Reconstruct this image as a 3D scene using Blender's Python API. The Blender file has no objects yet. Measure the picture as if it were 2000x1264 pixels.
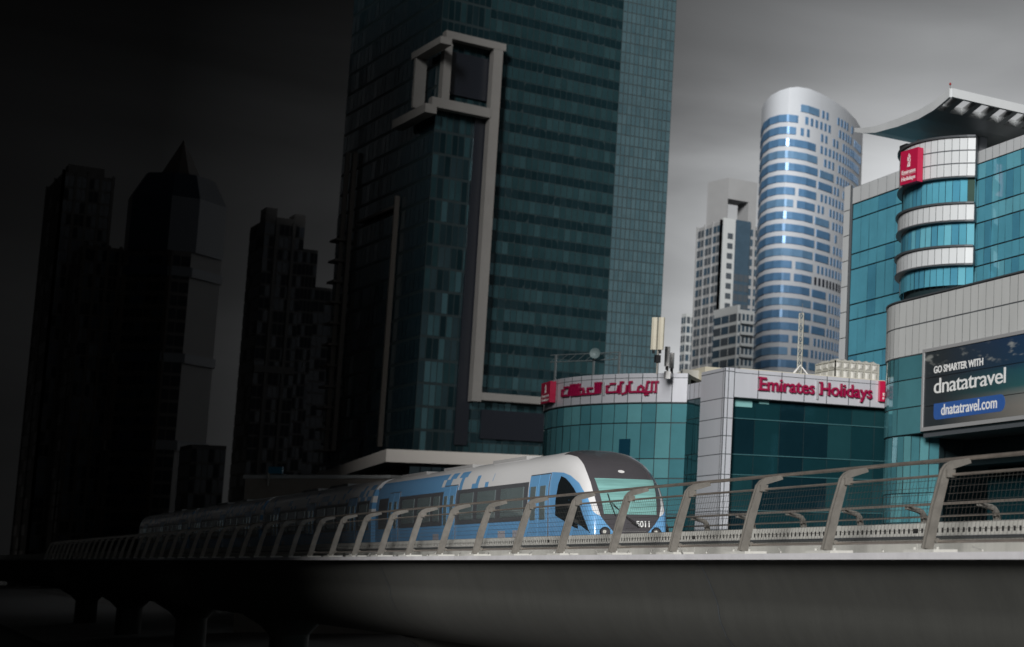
import bpy, bmesh, math, random
from mathutils import Vector, Matrix
rad = math.radians
S = bpy.context.scene
COL = S.collection
RNG = random.Random(7)

# ------------------------------------------------------------------ camera
FPX, PX0, PY0 = 3000.0, 2500.0, 730.0          # focal length and principal point, in photo pixels (2000 wide)
EYE = 7.0                                       # eye height over the street
PITCH = math.atan(365 / 3000)
YAW = rad(47.29)
cam = bpy.data.cameras.new('camera')
cam.sensor_width = 36
cam.lens = FPX / 2000 * 36
cam.shift_x = (1000 - PX0) / 2000
cam.shift_y = (PY0 - 632) / 2000
cam.clip_start, cam.clip_end = 0.5, 6000
cam.dof.use_dof = True
cam.dof.focus_distance = 46
cam.dof.aperture_fstop = 0.85
camo = bpy.data.objects.new('camera', cam)
COL.objects.link(camo)
camo.location = (0, 0, EYE)
camo.rotation_euler = (rad(90) + PITCH, 0, YAW)
S.camera = camo
CM = camo.rotation_euler.to_matrix()
FWD = Vector((-math.sin(YAW), math.cos(YAW)))   # horizontal heading

# ------------------------------------------------------------------ light
SUN_AZ_PX = 2060                                # the light travels towards this photo column
SUN_EL = 18
def azdir(px):
    d = CM @ Vector(((px - PX0) / FPX, -(1095 - PY0) / FPX, -1))
    return Vector((d.x, d.y)).normalized()
sd = azdir(SUN_AZ_PX)
sun = bpy.data.lights.new('sun', 'SUN')
sun.energy = 4.0
sun.angle = rad(16)
sun.color = (1.0, 0.97, 0.94)
suno = bpy.data.objects.new('sun', sun)
COL.objects.link(suno)
travel = Vector((sd.x * math.cos(rad(SUN_EL)), sd.y * math.cos(rad(SUN_EL)), -math.sin(rad(SUN_EL))))
suno.rotation_euler = travel.to_track_quat('-Z', 'Y').to_euler()
suno.location = (30, -10, 60)

# sky: Nishita daylight seen through a heavy storm deck, black to the left, thin and bright low on the right
W = bpy.data.worlds.new('World')
S.world = W
W.use_nodes = True
nt = W.node_tree
for n in list(nt.nodes):
    nt.nodes.remove(n)
def N(t, tree=None, **kw):
    n = (tree or nt).nodes.new(t)
    for k, v in kw.items():
        setattr(n, k, v)
    return n
def ramp(n, stops, interp='LINEAR'):
    cr = n.color_ramp
    cr.interpolation = interp
    while len(cr.elements) > 1:
        cr.elements.remove(cr.elements[0])
    cr.elements[0].position = stops[0][0]
    v = stops[0][1]
    cr.elements[0].color = (*v, 1) if isinstance(v, tuple) else (v, v, v, 1)
    for p, v in stops[1:]:
        e = cr.elements.new(p)
        e.color = (*v, 1) if isinstance(v, tuple) else (v, v, v, 1)
L = nt.links.new
out = N('ShaderNodeOutputWorld'); bg = N('ShaderNodeBackground'); bg.inputs[1].default_value = 0.1
sky = N('ShaderNodeTexSky', sky_type='NISHITA', sun_disc=False)
sky.sun_elevation = rad(SUN_EL)
sky.sun_rotation = math.atan2(-sd.x, -sd.y)
hsv = N('ShaderNodeHueSaturation'); hsv.inputs['Saturation'].default_value = 0.25
L(sky.outputs[0], hsv.inputs['Color'])
mixg = N('ShaderNodeMix', data_type='RGBA'); mixg.inputs[0].default_value = 0.92
L(hsv.outputs[0], mixg.inputs[6]); mixg.inputs[7].default_value = (9.7, 9.9, 10.1, 1)
tc = N('ShaderNodeTexCoord')
B = azdir(2560)
dot = N('ShaderNodeVectorMath', operation='DOT_PRODUCT'); dot.inputs[1].default_value = (B.x, B.y, 0)
L(tc.outputs['Generated'], dot.inputs[0])
sepw = N('ShaderNodeSeparateXYZ'); L(tc.outputs['Generated'], sepw.inputs[0])
nz = N('ShaderNodeTexNoise'); nz.inputs['Scale'].default_value = 3.2; nz.inputs['Detail'].default_value = 8; nz.inputs['Distortion'].default_value = 0.6
mp = N('ShaderNodeMapping'); mp.inputs['Scale'].default_value = (1, 1, 3.2); mp.inputs['Location'].default_value = (3.1, 1.7, 0.4)
L(tc.outputs['Generated'], mp.inputs[0]); L(mp.outputs[0], nz.inputs[0])
# azimuth ramp
hl_ = N('ShaderNodeMath', operation='MULTIPLY'); L(sepw.outputs[2], hl_.inputs[0]); L(sepw.outputs[2], hl_.inputs[1])
h2 = N('ShaderNodeMath', operation='SUBTRACT'); h2.inputs[0].default_value = 1.0001; L(hl_.outputs[0], h2.inputs[1])
h3 = N('ShaderNodeMath', operation='SQRT'); L(h2.outputs[0], h3.inputs[0])
h4 = N('ShaderNodeMath', operation='DIVIDE'); L(dot.outputs['Value'], h4.inputs[0]); L(h3.outputs[0], h4.inputs[1])
ad = N('ShaderNodeMath', operation='MULTIPLY_ADD'); ad.inputs[1].default_value = 0.5; ad.inputs[2].default_value = 0.5
L(h4.outputs[0], ad.inputs[0])
ra = N('ShaderNodeValToRGB')
def cpos(c): return c * .5 + .5
ramp(ra, [(0, .34), (cpos(-.6), .28), (cpos(-.25), .03), (cpos(.4), .003), (cpos(.72), .003), (cpos(.79), .006), (cpos(.853), .027),
          (cpos(.898), .17), (cpos(.938), .58), (cpos(.968), 1.02), (1, 1.2)])
L(ad.outputs[0], ra.inputs[0])
re = N('ShaderNodeValToRGB')
ramp(re, [(0, 1.45), (.11, 1.32), (.19, .90), (.23, .68), (.27, .43), (.31, .27), (.38, .15), (.6, .07), (1, .045)], 'EASE')
L(sepw.outputs[2], re.inputs[0])
rn = N('ShaderNodeMapRange'); rn.inputs[1].default_value = .3; rn.inputs[2].default_value = .7; rn.inputs[3].default_value = .70; rn.inputs[4].default_value = 1.28
L(nz.outputs[0], rn.inputs[0])
m1 = N('ShaderNodeMix', data_type='RGBA', blend_type='MULTIPLY'); m1.inputs[0].default_value = 1
L(ra.outputs[0], m1.inputs[6]); L(re.outputs[0], m1.inputs[7])
m2 = N('ShaderNodeMix', data_type='RGBA', blend_type='MULTIPLY'); m2.inputs[0].default_value = 1
L(m1.outputs[2], m2.inputs[6]); L(rn.outputs[0], m2.inputs[7])
m3 = N('ShaderNodeMix', data_type='RGBA', blend_type='MULTIPLY'); m3.inputs[0].default_value = 1
L(m2.outputs[2], m3.inputs[6]); L(mixg.outputs[2], m3.inputs[7])
L(m3.outputs[2], bg.inputs[0]); L(bg.outputs[0], out.inputs[0])

S.view_settings.view_transform = 'Standard'
S.view_settings.look = 'None'
S.view_settings.exposure = 0
S.view_settings.gamma = 1
S.render.engine = 'CYCLES'
S.cycles.max_bounces = 6
S.cycles.caustics_reflective = False
S.cycles.caustics_refractive = False
S.cycles.use_denoising = True

# ------------------------------------------------------------------ photo pixel -> point on a known surface
ORG = Vector((0, 0, EYE))
def ray(px, py):
    return CM @ Vector(((px - PX0) / FPX, -(py - PY0) / FPX, -1))
def atY(px, py, Y):
    d = ray(px, py); return ORG + d * (Y / d.y)
def atX(px, py, X):
    d = ray(px, py); return ORG + d * (X / d.x)
def atD(px, py, D):
    d = ray(px, py); return ORG + d * (D / (d.x * FWD.x + d.y * FWD.y))
def atC(px, py, c, r):
    d = ray(px, py)
    a = d.x * d.x + d.y * d.y
    b = -2 * (d.x * c[0] + d.y * c[1])
    k = c[0] ** 2 + c[1] ** 2 - r * r
    q = max(b * b - 4 * a * k, 0)
    return ORG + d * ((-b - math.sqrt(q)) / (2 * a))
def zY(px, py, Y): return atY(px, py, Y).z
def xy(v): return Vector((v[0], v[1]))

# ------------------------------------------------------------------ mesh building
class MB:
    def __init__(self):
        self.v, self.f, self.m = [], [], []
    def face(self, pts, mi=0):
        i = len(self.v)
        self.v += [Vector(p) for p in pts]
        self.f.append(tuple(range(i, i + len(pts)))); self.m.append(mi)
        return self
    def grid(self, rows, mi=0, closed=False):
        i = len(self.v); w = len(rows[0])
        for r in rows:
            self.v += [Vector(p) for p in r]
        for a in range(len(rows) - 1):
            for b in range(w if closed else w - 1):
                c = (b + 1) % w
                self.f.append((i + a * w + b, i + a * w + c, i + (a + 1) * w + c, i + (a + 1) * w + b)); self.m.append(mi)
        return self
    def hexa(self, p, mi=0):      # 8 corners: bottom 4 ccw, top 4 ccw
        i = len(self.v); self.v += [Vector(q) for q in p]
        for q in ((3, 2, 1, 0), (4, 5, 6, 7), (0, 1, 5, 4), (1, 2, 6, 5), (2, 3, 7, 6), (3, 0, 4, 7)):
            self.f.append(tuple(i + k for k in q)); self.m.append(mi)
        return self
    def box(self, a, b, mi=0):
        x0, x1 = sorted((a[0], b[0])); y0, y1 = sorted((a[1], b[1])); z0, z1 = sorted((a[2], b[2]))
        return self.hexa([(x0, y0, z0), (x1, y0, z0), (x1, y1, z0), (x0, y1, z0), (x0, y0, z1), (x1, y0, z1), (x1, y1, z1), (x0, y1, z1)], mi)
    def prism(self, poly, z0, z1, mi=0):
        n = len(poly); i = len(self.v)
        z1s = z1 if isinstance(z1, (list, tuple)) else [z1] * n
        self.v += [Vector((p[0], p[1], z0)) for p in poly] + [Vector((p[0], p[1], z)) for p, z in zip(poly, z1s)]
        for k in range(n):
            j = (k + 1) % n
            self.f.append((i + k, i + j, i + n + j, i + n + k)); self.m.append(mi)
        self.f.append(tuple(i + k for k in reversed(range(n)))); self.m.append(mi)
        self.f.append(tuple(i + n + k for k in range(n))); self.m.append(mi)
        return self
    def tube(self, pts, r, seg=8, mi=0, flat=None):
        pts = [Vector(p) for p in pts]; rows = []
        for k, p in enumerate(pts):
            t = (pts[min(k + 1, len(pts) - 1)] - pts[max(k - 1, 0)]).normalized()
            up = Vector((0, 0, 1)) if abs(t.z) < .9 else Vector((1, 0, 0))
            a = t.cross(up).normalized(); b = a.cross(t)
            rr = r[k] if isinstance(r, (list, tuple)) else r
            rows.append([p + a * rr * math.cos(2 * math.pi * s / seg) + b * rr * math.sin(2 * math.pi * s / seg) for s in range(seg)])
        self.grid(rows, mi, closed=True)
        self.face(list(reversed(rows[0])), mi); self.face(rows[-1], mi)
        return self
    def bar(self, p, q, wide, thick, side, mi=0):   # rectangular bar; 'side' = direction of its width
        p, q = Vector(p), Vector(q); t = (q - p).normalized()
        s = (Vector(side) - t * t.dot(Vector(side))).normalized() * wide / 2
        n = t.cross(s).normalized() * thick / 2
        return self.hexa([p - s - n, p + s - n, p + s + n, p - s + n, q - s - n, q + s - n, q + s + n, q - s + n], mi)
    def build(self, name, mats, parent=None, smooth=False, loc=None, weld=False):
        off = loc if loc is not None else (root_loc(parent) if parent else Vector((0, 0, 0)))
        me = bpy.data.meshes.new(name)
        me.from_pydata([tuple(v - off) for v in self.v], [], self.f)
        for m in (mats if isinstance(mats, (list, tuple)) else [mats]):
            me.materials.append(m)
        me.polygons.foreach_set('material_index', self.m)
        if weld or smooth:
            bm = bmesh.new(); bm.from_mesh(me)
            bmesh.ops.remove_doubles(bm, verts=bm.verts, dist=1e-4)
            bmesh.ops.recalc_face_normals(bm, faces=bm.faces)
            bm.to_mesh(me); bm.free()
        if smooth:
            me.polygons.foreach_set('use_smooth', [True] * len(me.polygons))
            try: me.set_sharp_from_angle(angle=rad(35))
            except Exception: pass
        me.update()
        o = bpy.data.objects.new(name, me)
        COL.objects.link(o)
        if parent: o.parent = parent
        if loc is not None: o.location = loc
        return o
def root_loc(p):
    while p.parent: p = p.parent
    return Vector(p.location)
def tag(o, label, cat, group=None, kind=None):
    if label: o['label'] = label
    if cat: o['category'] = cat
    if group: o['group'] = group
    if kind: o['kind'] = kind
    return o
def thing(name, loc, label, cat, group=None):
    o = bpy.data.objects.new(name, None)
    COL.objects.link(o); o.location = loc; o.empty_display_size = .5
    return tag(o, label, cat, group)

def nrm(t): return Vector((t.y, -t.x))          # outward normal of a path drawn left to right as seen from outside
def offs(pts, d):
    res = []
    for k, p in enumerate(pts):
        ns = []
        if k: ns.append(nrm((pts[k] - pts[k - 1]).normalized()))
        if k < len(pts) - 1: ns.append(nrm((pts[k + 1] - pts[k]).normalized()))
        n = sum(ns, Vector((0, 0))) / len(ns); n.normalize()
        c = max(n.dot(ns[0]), .5)
        res.append(p + n * d / c)
    return res
def panes(mb, pts, z0, z1, gh=.03, gv=.03, out=.03, jit=.006, mi=0, mis=None):
    for k in range(len(pts) - 1):
        p, q = pts[k], pts[k + 1]
        ln = (q - p).length
        if ln < 2.2 * gh: continue
        t = (q - p) / ln; n = nrm(t)
        a, b = p + t * gh, q - t * gh
        tx, tz = RNG.uniform(-jit, jit), RNG.uniform(-jit, jit)
        def c(w, z, o): return (w.x + n.x * o, w.y + n.y * o, z)
        m = mi if mis is None else RNG.choice(mis)
        mb.face([c(a, z0 + gv, out - tx - tz), c(b, z0 + gv, out + tx - tz), c(b, z1 - gv, out + tx + tz), c(a, z1 - gv, out - tx + tz)], m)
def band(mb, pts, z0, z1, o0, o1, mi=0):
    i, o = offs(pts, o0), offs(pts, o1)
    def r(ps, z): return [(p.x, p.y, z) for p in ps]
    mb.grid([r(o, z0), r(o, z1)], mi); mb.grid([r(o, z1), r(i, z1)], mi); mb.grid([r(i, z0), r(o, z0)], mi)
    for a, b in ((i[0], o[0]), (o[-1], i[-1])):
        mb.face([(a.x, a.y, z0), (b.x, b.y, z0), (b.x, b.y, z1), (a.x, a.y, z1)], mi)
def line(p, q, n):
    p, q = xy(p), xy(q)
    return [p + (q - p) * k / n for k in range(n + 1)]
def arc(c, r, a0, a1, n):
    return [Vector((c[0] + r * math.cos(rad(a0 + (a1 - a0) * k / n)), c[1] + r * math.sin(rad(a0 + (a1 - a0) * k / n)))) for k in range(n + 1)]

# ------------------------------------------------------------------ materials
MATS = {}
def mat(name, col, rough=.6, metal=0, noise=0, nscale=1.0, spec=.5, streak=False, bump=0, bscale=8, coat=0, hstretch=False):
    if name in MATS: return MATS[name]
    m = bpy.data.materials.new(name); m.use_nodes = True
    t = m.node_tree; b = t.nodes['Principled BSDF']
    b.inputs['Base Color'].default_value = (*col, 1)
    b.inputs['Roughness'].default_value = rough
    b.inputs['Metallic'].default_value = metal
    b.inputs['Specular IOR Level'].default_value = spec
    b.inputs['Coat Weight'].default_value = coat
    if noise or bump:
        g = t.nodes.new('ShaderNodeTexCoord')
        mpn = t.nodes.new('ShaderNodeMapping')
        t.links.new(g.outputs['Object'], mpn.inputs[0])
        if streak: mpn.inputs['Scale'].default_value = (1, 1, .12)
        if hstretch: mpn.inputs['Scale'].default_value = (.3, .3, 7)
    if noise:
        nn = t.nodes.new('ShaderNodeTexNoise'); nn.inputs['Scale'].default_value = nscale; nn.inputs['Detail'].default_value = 6
        nn.inputs['Roughness'].default_value = .65
        t.links.new(mpn.outputs[0], nn.inputs[0])
        mr = t.nodes.new('ShaderNodeMapRange'); mr.inputs[1].default_value = .3; mr.inputs[2].default_value = .7
        mr.inputs[3].default_value = 1 - noise; mr.inputs[4].default_value = 1 + noise
        t.links.new(nn.outputs[0], mr.inputs[0])
        mx = t.nodes.new('ShaderNodeMix'); mx.data_type = 'RGBA'; mx.blend_type = 'MULTIPLY'; mx.inputs[0].default_value = 1
        mx.inputs[6].default_value = (*col, 1)
        t.links.new(mr.outputs[0], mx.inputs[7]); t.links.new(mx.outputs[2], b.inputs['Base Color'])
    if bump:
        n2 = t.nodes.new('ShaderNodeTexNoise'); n2.inputs['Scale'].default_value = bscale; n2.inputs['Detail'].default_value = 3
        t.links.new(mpn.outputs[0], n2.inputs[0])
        bp = t.nodes.new('ShaderNodeBump'); bp.inputs['Strength'].default_value = bump; bp.inputs['Distance'].default_value = .1
        t.links.new(n2.outputs[0], bp.inputs['Height']); t.links.new(bp.outputs[0], b.inputs['Normal'])
    MATS[name] = m
    return m
def glass(name, col, rough=.06, metal=.55, bump=.05, bscale=.45):
    return mat(name, col, rough, metal, noise=.12, nscale=.35, spec=.6, bump=bump, bscale=bscale)
M_SEAM = mat('panel_seam', (.07, .08, .09), .6)
M_MULL = mat('dark_mullion', (.015, .03, .035), .5)
M_CLAD = mat('pale_cladding', (.56, .58, .63), .38, .25, noise=.06, nscale=.5, streak=True)
M_CLAD2 = mat('grey_cladding', (.58, .61, .63), .4, .1, noise=.08, nscale=.4, streak=True)
M_CLADP = mat('grey_podium_cladding', (.55, .57, .57), .4, .1, noise=.08, nscale=.4, streak=True)
M_TEAL = glass('teal_glass', (.11, .335, .385), metal=.35)
M_TEALB = glass('teal_glass_light', (.15, .41, .455), metal=.35)
M_TEALC = glass('teal_glass_deep', (.09, .285, .335), metal=.35)
M_BLUE = glass('blue_teal_glass', (.11, .39, .52), metal=.18)
M_BLUEB = glass('blue_teal_glass_light', (.16, .48, .60), metal=.18)
M_BLUEC = glass('blue_teal_glass_deep', (.08, .30, .43), metal=.18)
M_DARKG = glass('dark_teal_glass', (.012, .06, .075), metal=.5, rough=.05)
M_DARKG2 = glass('dark_teal_glass_pale', (.02, .085, .10), metal=.5, rough=.05)
M_DARKG3 = glass('dark_teal_glass_deep', (.008, .035, .05), metal=.5, rough=.05)
M_COPE = mat('dark_coping', (.10, .11, .12), .4, .4)
M_RED = mat('sign_red', (.46, .012, .06), .35)
M_REDD = mat('letter_crimson', (.27, .006, .05), .35)
M_WHITE = mat('white_paint', (.78, .78, .78), .45)
M_WHITED = mat('white_lettering', (.82, .84, .84), .5)
M_GREYL = mat('grey_letter', (.35, .36, .38), .5)
M_CONC = mat('pale_concrete', (.50, .50, .47), .8, noise=.12, nscale=1.6, streak=True, bump=.08, bscale=12)
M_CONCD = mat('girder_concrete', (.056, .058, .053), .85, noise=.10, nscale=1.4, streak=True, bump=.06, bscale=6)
M_LEDGE = mat('ledge_concrete', (.62, .62, .645), .7, noise=.10, nscale=1.2, bump=.05, bscale=10)
M_STEEL = mat('weathered_galvanised_steel', (.20, .19, .172), .5, .35, noise=.22, nscale=3.0, bump=.05, bscale=20)
M_RAIL = mat('handrail_tube', (.34, .30, .265), .35, .6, noise=.2, nscale=2.5)
M_WIRE = mat('wire_mesh', (.10, .10, .095), .5, .6)
M_CREAM = mat('cream_paint', (.56, .53, .43), .6, noise=.06, nscale=2)
M_TANK = mat('tank_panel', (.46, .46, .43), .55, noise=.08, nscale=1.5)
M_BLACK = mat('black_plastic', (.015, .015, .017), .4)
M_ASPH = mat('asphalt', (.045, .045, .048), .9, noise=.25, nscale=.6, bump=.1, bscale=20)
M_GROUND = mat('sandy_ground', (.075, .068, .058), .95, noise=.25, nscale=.15)
M_PAVE = mat('pavement_stone', (.11, .105, .10), .9, noise=.15, nscale=.8)

# ------------------------------------------------------------------ text
def text_mesh(body, bold=0.0, spacing=1.0):
    cu = bpy.data.curves.new('lettering', 'FONT')
    cu.body = body; cu.size = 1; cu.offset = bold; cu.space_character = spacing; cu.resolution_u = 4
    o = bpy.data.objects.new('lettering', cu); COL.objects.link(o)
    bpy.context.view_layer.update()
    me = o.evaluated_get(bpy.context.evaluated_depsgraph_get()).to_mesh()
    vs = [(v.co.x, v.co.y) for v in me.vertices]; fs = [tuple(p.vertices) for p in me.polygons]
    ed = {}
    for f in fs:
        for k in range(len(f)):
            e = (f[k], f[(k + 1) % len(f)]); ed[e] = ed.get(e, 0) + 1
    border = [e for e in ed if (e[1], e[0]) not in ed]
    o.evaluated_get(bpy.context.evaluated_depsgraph_get()).to_mesh_clear()
    bpy.data.objects.remove(o); bpy.data.curves.remove(cu)
    x0 = min(v[0] for v in vs); x1 = max(v[0] for v in vs)
    return [((x - x0) / (x1 - x0), y) for x, y in vs], fs, border
CAP = {}
def lettering(mb, body, fn, depth, cap_h, bold=0.0, mi=0, mis=None, spacing=1.0):
    """fn(u in 0..1, height in m, out in m) -> point; letters stand 'depth' proud with side walls"""
    vs, fs, border = text_mesh(body, bold, spacing)
    if 'H' not in CAP:
        hv, _, _ = text_mesh('H'); CAP['H'] = max(y for _, y in hv)
    k = cap_h / CAP['H']
    i = len(mb.v); n = len(vs)
    mb.v += [Vector(fn(x, y * k, depth)) for x, y in vs] + [Vector(fn(x, y * k, 0)) for x, y in vs]
    for f in fs:
        mb.f.append(tuple(i + a for a in f)); mb.m.append(mi)
    for a, b in border:
        mb.f.append((i + a, i + n + a, i + n + b, i + b)); mb.m.append(mi if mis is None else mis)
def strokes(mb, lines, fn, wd, depth, mi=0):
    """thick polylines in a sign's own (s, h) plane; fn(s, h, out) -> point"""
    for pl in lines:
        for k in range(len(pl) - 1):
            p, q = Vector(pl[k]), Vector(pl[k + 1])
            t = (q - p)
            if t.length < 1e-6: continue
            t.normalize(); n = Vector((-t.y, t.x)) * wd / 2
            a, b = p - t * wd * .45, q + t * wd * .45
            c = [a - n, b - n, b + n, a + n]
            e = depth + .002 * (k % 3)
            mb.hexa([fn(v.x, v.y, 0) for v in c] + [fn(v.x, v.y, e) for v in c], mi)

# ================================================================== SETTING
g = MB().face([(-3000, -1500, 0), (1500, -1500, 0), (1500, 3000, 0), (-3000, 3000, 0)])
tag(g.build('ground', M_GROUND), None, None, kind='structure')
r = MB().face([(-900, -6, .02), (300, -6, .02), (300, 12.4, .02), (-900, 12.4, .02)])
tag(r.build('road', M_ASPH), None, None, kind='structure')
r = MB().box((-900, 12.4, .006), (300, 30, .15))
tag(r.build('pavement', M_PAVE), None, None, kind='structure')
mk = MB()
for k in range(-150, 20):
    for yy in (0.1, 6.2):
        mk.face([(k * 6, yy, .03), (k * 6 + 3, yy, .03), (k * 6 + 3, yy + .15, .03), (k * 6, yy + .15, .03)])
tag(mk.build('lane_markings', M_WHITE), None, None, kind='structure')

# ================================================================== VIADUCT
YE = 14.4                    # near edge of the deck
YF = 24.6                    # far edge
ZL = EYE + 0.21              # top of the deck edge ledge
XA, XB = -420.0, 40.0
ZLB = EYE + .02
vd = thing('railway_viaduct', (-100, 19.5, 0), 'long elevated concrete railway viaduct with pale edge ledge under the train', 'viaduct')
def zledge(px, py): return zY(px, py, YE)
lg = MB()
lg.box((XA, YE, ZLB), (XB, YE + .9, ZL - .06))
lg.box((XA, YF - .9, ZLB), (XB, YF, ZL - .06))
lg.build('ledge', M_LEDGE, vd)
sec = [(.24, 0), (.48, -.42), (.70, -.90), (.76, -1.05), (.79, -1.25), (.84, -1.45), (1.0, -1.8), (1.3, -2.2), (1.75, -2.6), (2.3, -2.95), (2.9, -3.15), (3.6, -3.25)]
full = [(YE + a, ZLB + b - .001) for a, b in sec] + [(YF - a, ZLB + b - .001) for a, b in reversed(sec)]
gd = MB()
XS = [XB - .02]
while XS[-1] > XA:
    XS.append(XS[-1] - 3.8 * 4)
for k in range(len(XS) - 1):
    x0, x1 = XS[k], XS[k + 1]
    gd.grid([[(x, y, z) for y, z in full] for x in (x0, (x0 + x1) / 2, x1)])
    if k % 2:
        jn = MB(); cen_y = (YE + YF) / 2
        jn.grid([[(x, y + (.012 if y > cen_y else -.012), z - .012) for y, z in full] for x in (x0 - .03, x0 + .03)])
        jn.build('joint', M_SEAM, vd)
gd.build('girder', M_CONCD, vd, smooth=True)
dk = MB().box((XA, YE + .95, ZLB - .2), (XB, YF - .95, ZL - .18))
dk.build('deck', M_CONC, vd)
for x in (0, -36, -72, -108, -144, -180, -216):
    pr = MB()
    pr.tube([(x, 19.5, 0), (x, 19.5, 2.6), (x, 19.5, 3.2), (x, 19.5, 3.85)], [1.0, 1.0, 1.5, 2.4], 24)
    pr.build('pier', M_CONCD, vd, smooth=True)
for y in (18.75, 20.2):
    MB().box((XA, y - .035, ZL - .17), (XB, y + .035, ZL)).build('rail', mat('rail_steel', (.2, .17, .15), .4, .8), vd)

# slotted walkway wall beside the track
YW = 16.7
WT = EYE + .80
sw = thing('slotted_walkway_wall', (-60, YW, ZL), 'low grey concrete trackside wall with a row of small square slots', 'wall')
wl = MB()
def wallbit(mb, x0, x1, y, top, slots):
    mb.box((x0, y, ZL - .2), (x1, y + .14, top - .22)); mb.box((x0, y, top - .12), (x1, y + .14, top))
    mb.box((x0, y + .014, top - .221), (x1, y + .12, top - .119), 1)
    n = int((x1 - x0) / .21)
    for k in range(n):
        mb.box((x0 + k * .21, y + .002, top - .2202), (x0 + k * .21 + .105, y + .013, top - .1198))
x = 30.0
while x > -150:
    wallbit(wl, x - 11.9, x - .03, YW, WT + RNG.uniform(-.012, .012), True)
    x -= 11.9
wl.box((XA, YW, ZL - .2), (-150.5, YW + .14, WT))
wl.build('wall_panel', [M_CONC, M_BLACK], sw)
cb = MB()
for z, rr in ((WT - .30, .018), (WT - .335, .014)):
    cb.tube([(30, YW - .03, z), (-140, YW - .03, z)], rr, 6)
cb.build('cable', M_SEAM, sw)

# ---- railings: leaning posts, bent arms and three tubes
SP = 4.07
def railing(name, y0, sgn, label, h_bend, lean, arm, x_first, count, zb, mesh_on=True):
    rt = thing(name, (x_first, y0, zb), label, 'railing', None)
    def yy(a): return y0 + sgn * a
    htop = h_bend + .17
    xs = [x_first - SP * k for k in range(count)]
    xe0, xe1 = xs[0] + 2, xs[-1] - 2
    MB().tube([(xe0, yy(lean + arm), zb + htop), (xe1, yy(lean + arm), zb + htop)], .042, 10).build('top_rail', M_RAIL, rt, smooth=True)
    MB().tube([(xe0, yy(lean * .96 + .09), zb + h_bend - .17), (xe1, yy(lean * .96 + .09), zb + h_bend - .17)], .026, 8).build('middle_rail', M_RAIL, rt, smooth=True)
    MB().tube([(xe0, yy(.20), zb + .14), (xe1, yy(.20), zb + .14)], .03, 8).build('bottom_rail', M_RAIL, rt, smooth=True)
    for x in xs:
        p = MB()
        for dx in (-.062, .062):      # two flange plates with a web between them
            w0, w1 = .088, .075
            rows = []
            prof = [(0.02, .0, w0), (lean * .5, h_bend * .5, w0), (lean * .97, h_bend - .10, w1), (lean + .05, h_bend - .015, w1 * .9), (lean + .16, h_bend + .035, .075), (lean + arm, htop - .05, .05)]
            for k, (a, z, w) in enumerate(prof):
                t = Vector((prof[min(k + 1, 5)][0] - prof[max(k - 1, 0)][0], prof[min(k + 1, 5)][1] - prof[max(k - 1, 0)][1])).normalized()
                n = Vector((-t.y, t.x))
                rows.append((Vector((a, z)) + n * w, Vector((a, z)) - n * w))
            for k in range(5):
                (a0, a1), (b0, b1) = rows[k], rows[k + 1]
                q = [(x + dx - .014, a1), (x + dx + .014, a1), (x + dx + .014, a0), (x + dx - .014, a0)]
                q2 = [(x + dx - .014, b1), (x + dx + .014, b1), (x + dx + .014, b0), (x + dx - .014, b0)]
                p.hexa([(X, yy(v.x), zb + v.y) for X, v in q] + [(X, yy(v.x), zb + v.y) for X, v in q2])
            for k in range(5):
                (a0, a1), (b0, b1) = rows[k], rows[k + 1]
                ma, mb_ = a0 * .72 + a1 * .28, b0 * .72 + b1 * .28
                na, nb = a0 * .86 + a1 * .14, b0 * .86 + b1 * .14
                if dx > 0:
                    p.hexa([(x - .05, yy(na.x), zb + na.y), (x + .05, yy(na.x), zb + na.y), (x + .05, yy(ma.x), zb + ma.y), (x - .05, yy(ma.x), zb + ma.y),
                            (x - .05, yy(nb.x), zb + nb.y), (x + .05, yy(nb.x), zb + nb.y), (x + .05, yy(mb_.x), zb + mb_.y), (x - .05, yy(mb_.x), zb + mb_.y)])
        po = p.build('post', M_STEEL, rt, weld=True)
        bp = MB().box((x - .55, yy(-.16), zb - .07), (x + .55, yy(.34), zb - .005))
        for bx in (-.42, .42):
            bp.tube([(x + bx, yy(.0), zb - .005), (x + bx, yy(0), zb + .04)], .025, 6)
        bp.build('base_plate', M_CONC, po)
        ck = MB()
        ck.box((x + .072, yy(lean * .93 - .02), zb + h_bend - .22), (x + .15, yy(lean * .96 + .14), zb + h_bend - .07))
        ck.tube([(x - .1, yy(lean * .93), zb + h_bend - .08), (x + .13, yy(lean * .93), zb + h_bend - .08)], .028, 6)
        ck.build('rail_clamp', M_STEEL, po)
        MB().tube([(x - .09, yy(.17), zb + .16), (x + .12, yy(.17), zb + .16)], .05, 8).build('rail_socket', M_STEEL, po)
    if mesh_on:
        for k, x in enumerate(xs):
            w = MB()
            for j in range(28):
                xx = x - .16 - j * (SP - .32) / 27
                w.tube([(xx, yy(.22), zb + .16), (xx, yy(lean * .96 + .08), zb + h_bend - .19)], .0035, 3)
            for j in range(9):
                f = (j + .5) / 9
                w.tube([(x - .1, yy(.22 + (lean * .96 - .14) * f), zb + .16 + (h_bend - .35) * f), (x - SP + .1, yy(.22 + (lean * .96 - .14) * f), zb + .16 + (h_bend - .35) * f)], .0055, 3)
            w.build('wire_panel', M_WIRE, rt)
    return rt
p0 = atY(1616, 1074, YE + .35)
XP = p0.x + SP
nr = railing('viaduct_railing', YE + .30, 1, 'weathered grey steel railing with leaning bent posts along the near viaduct edge', 1.57, .37, .50, XP + 7 * SP, 52, ZL)
fr = railing('viaduct_railing', YF - .45, -1, 'steel railing with posts bent towards the camera on the far viaduct edge', 1.21, .26, .58, XP + 7 * SP, 46, ZL + .06, False)
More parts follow.
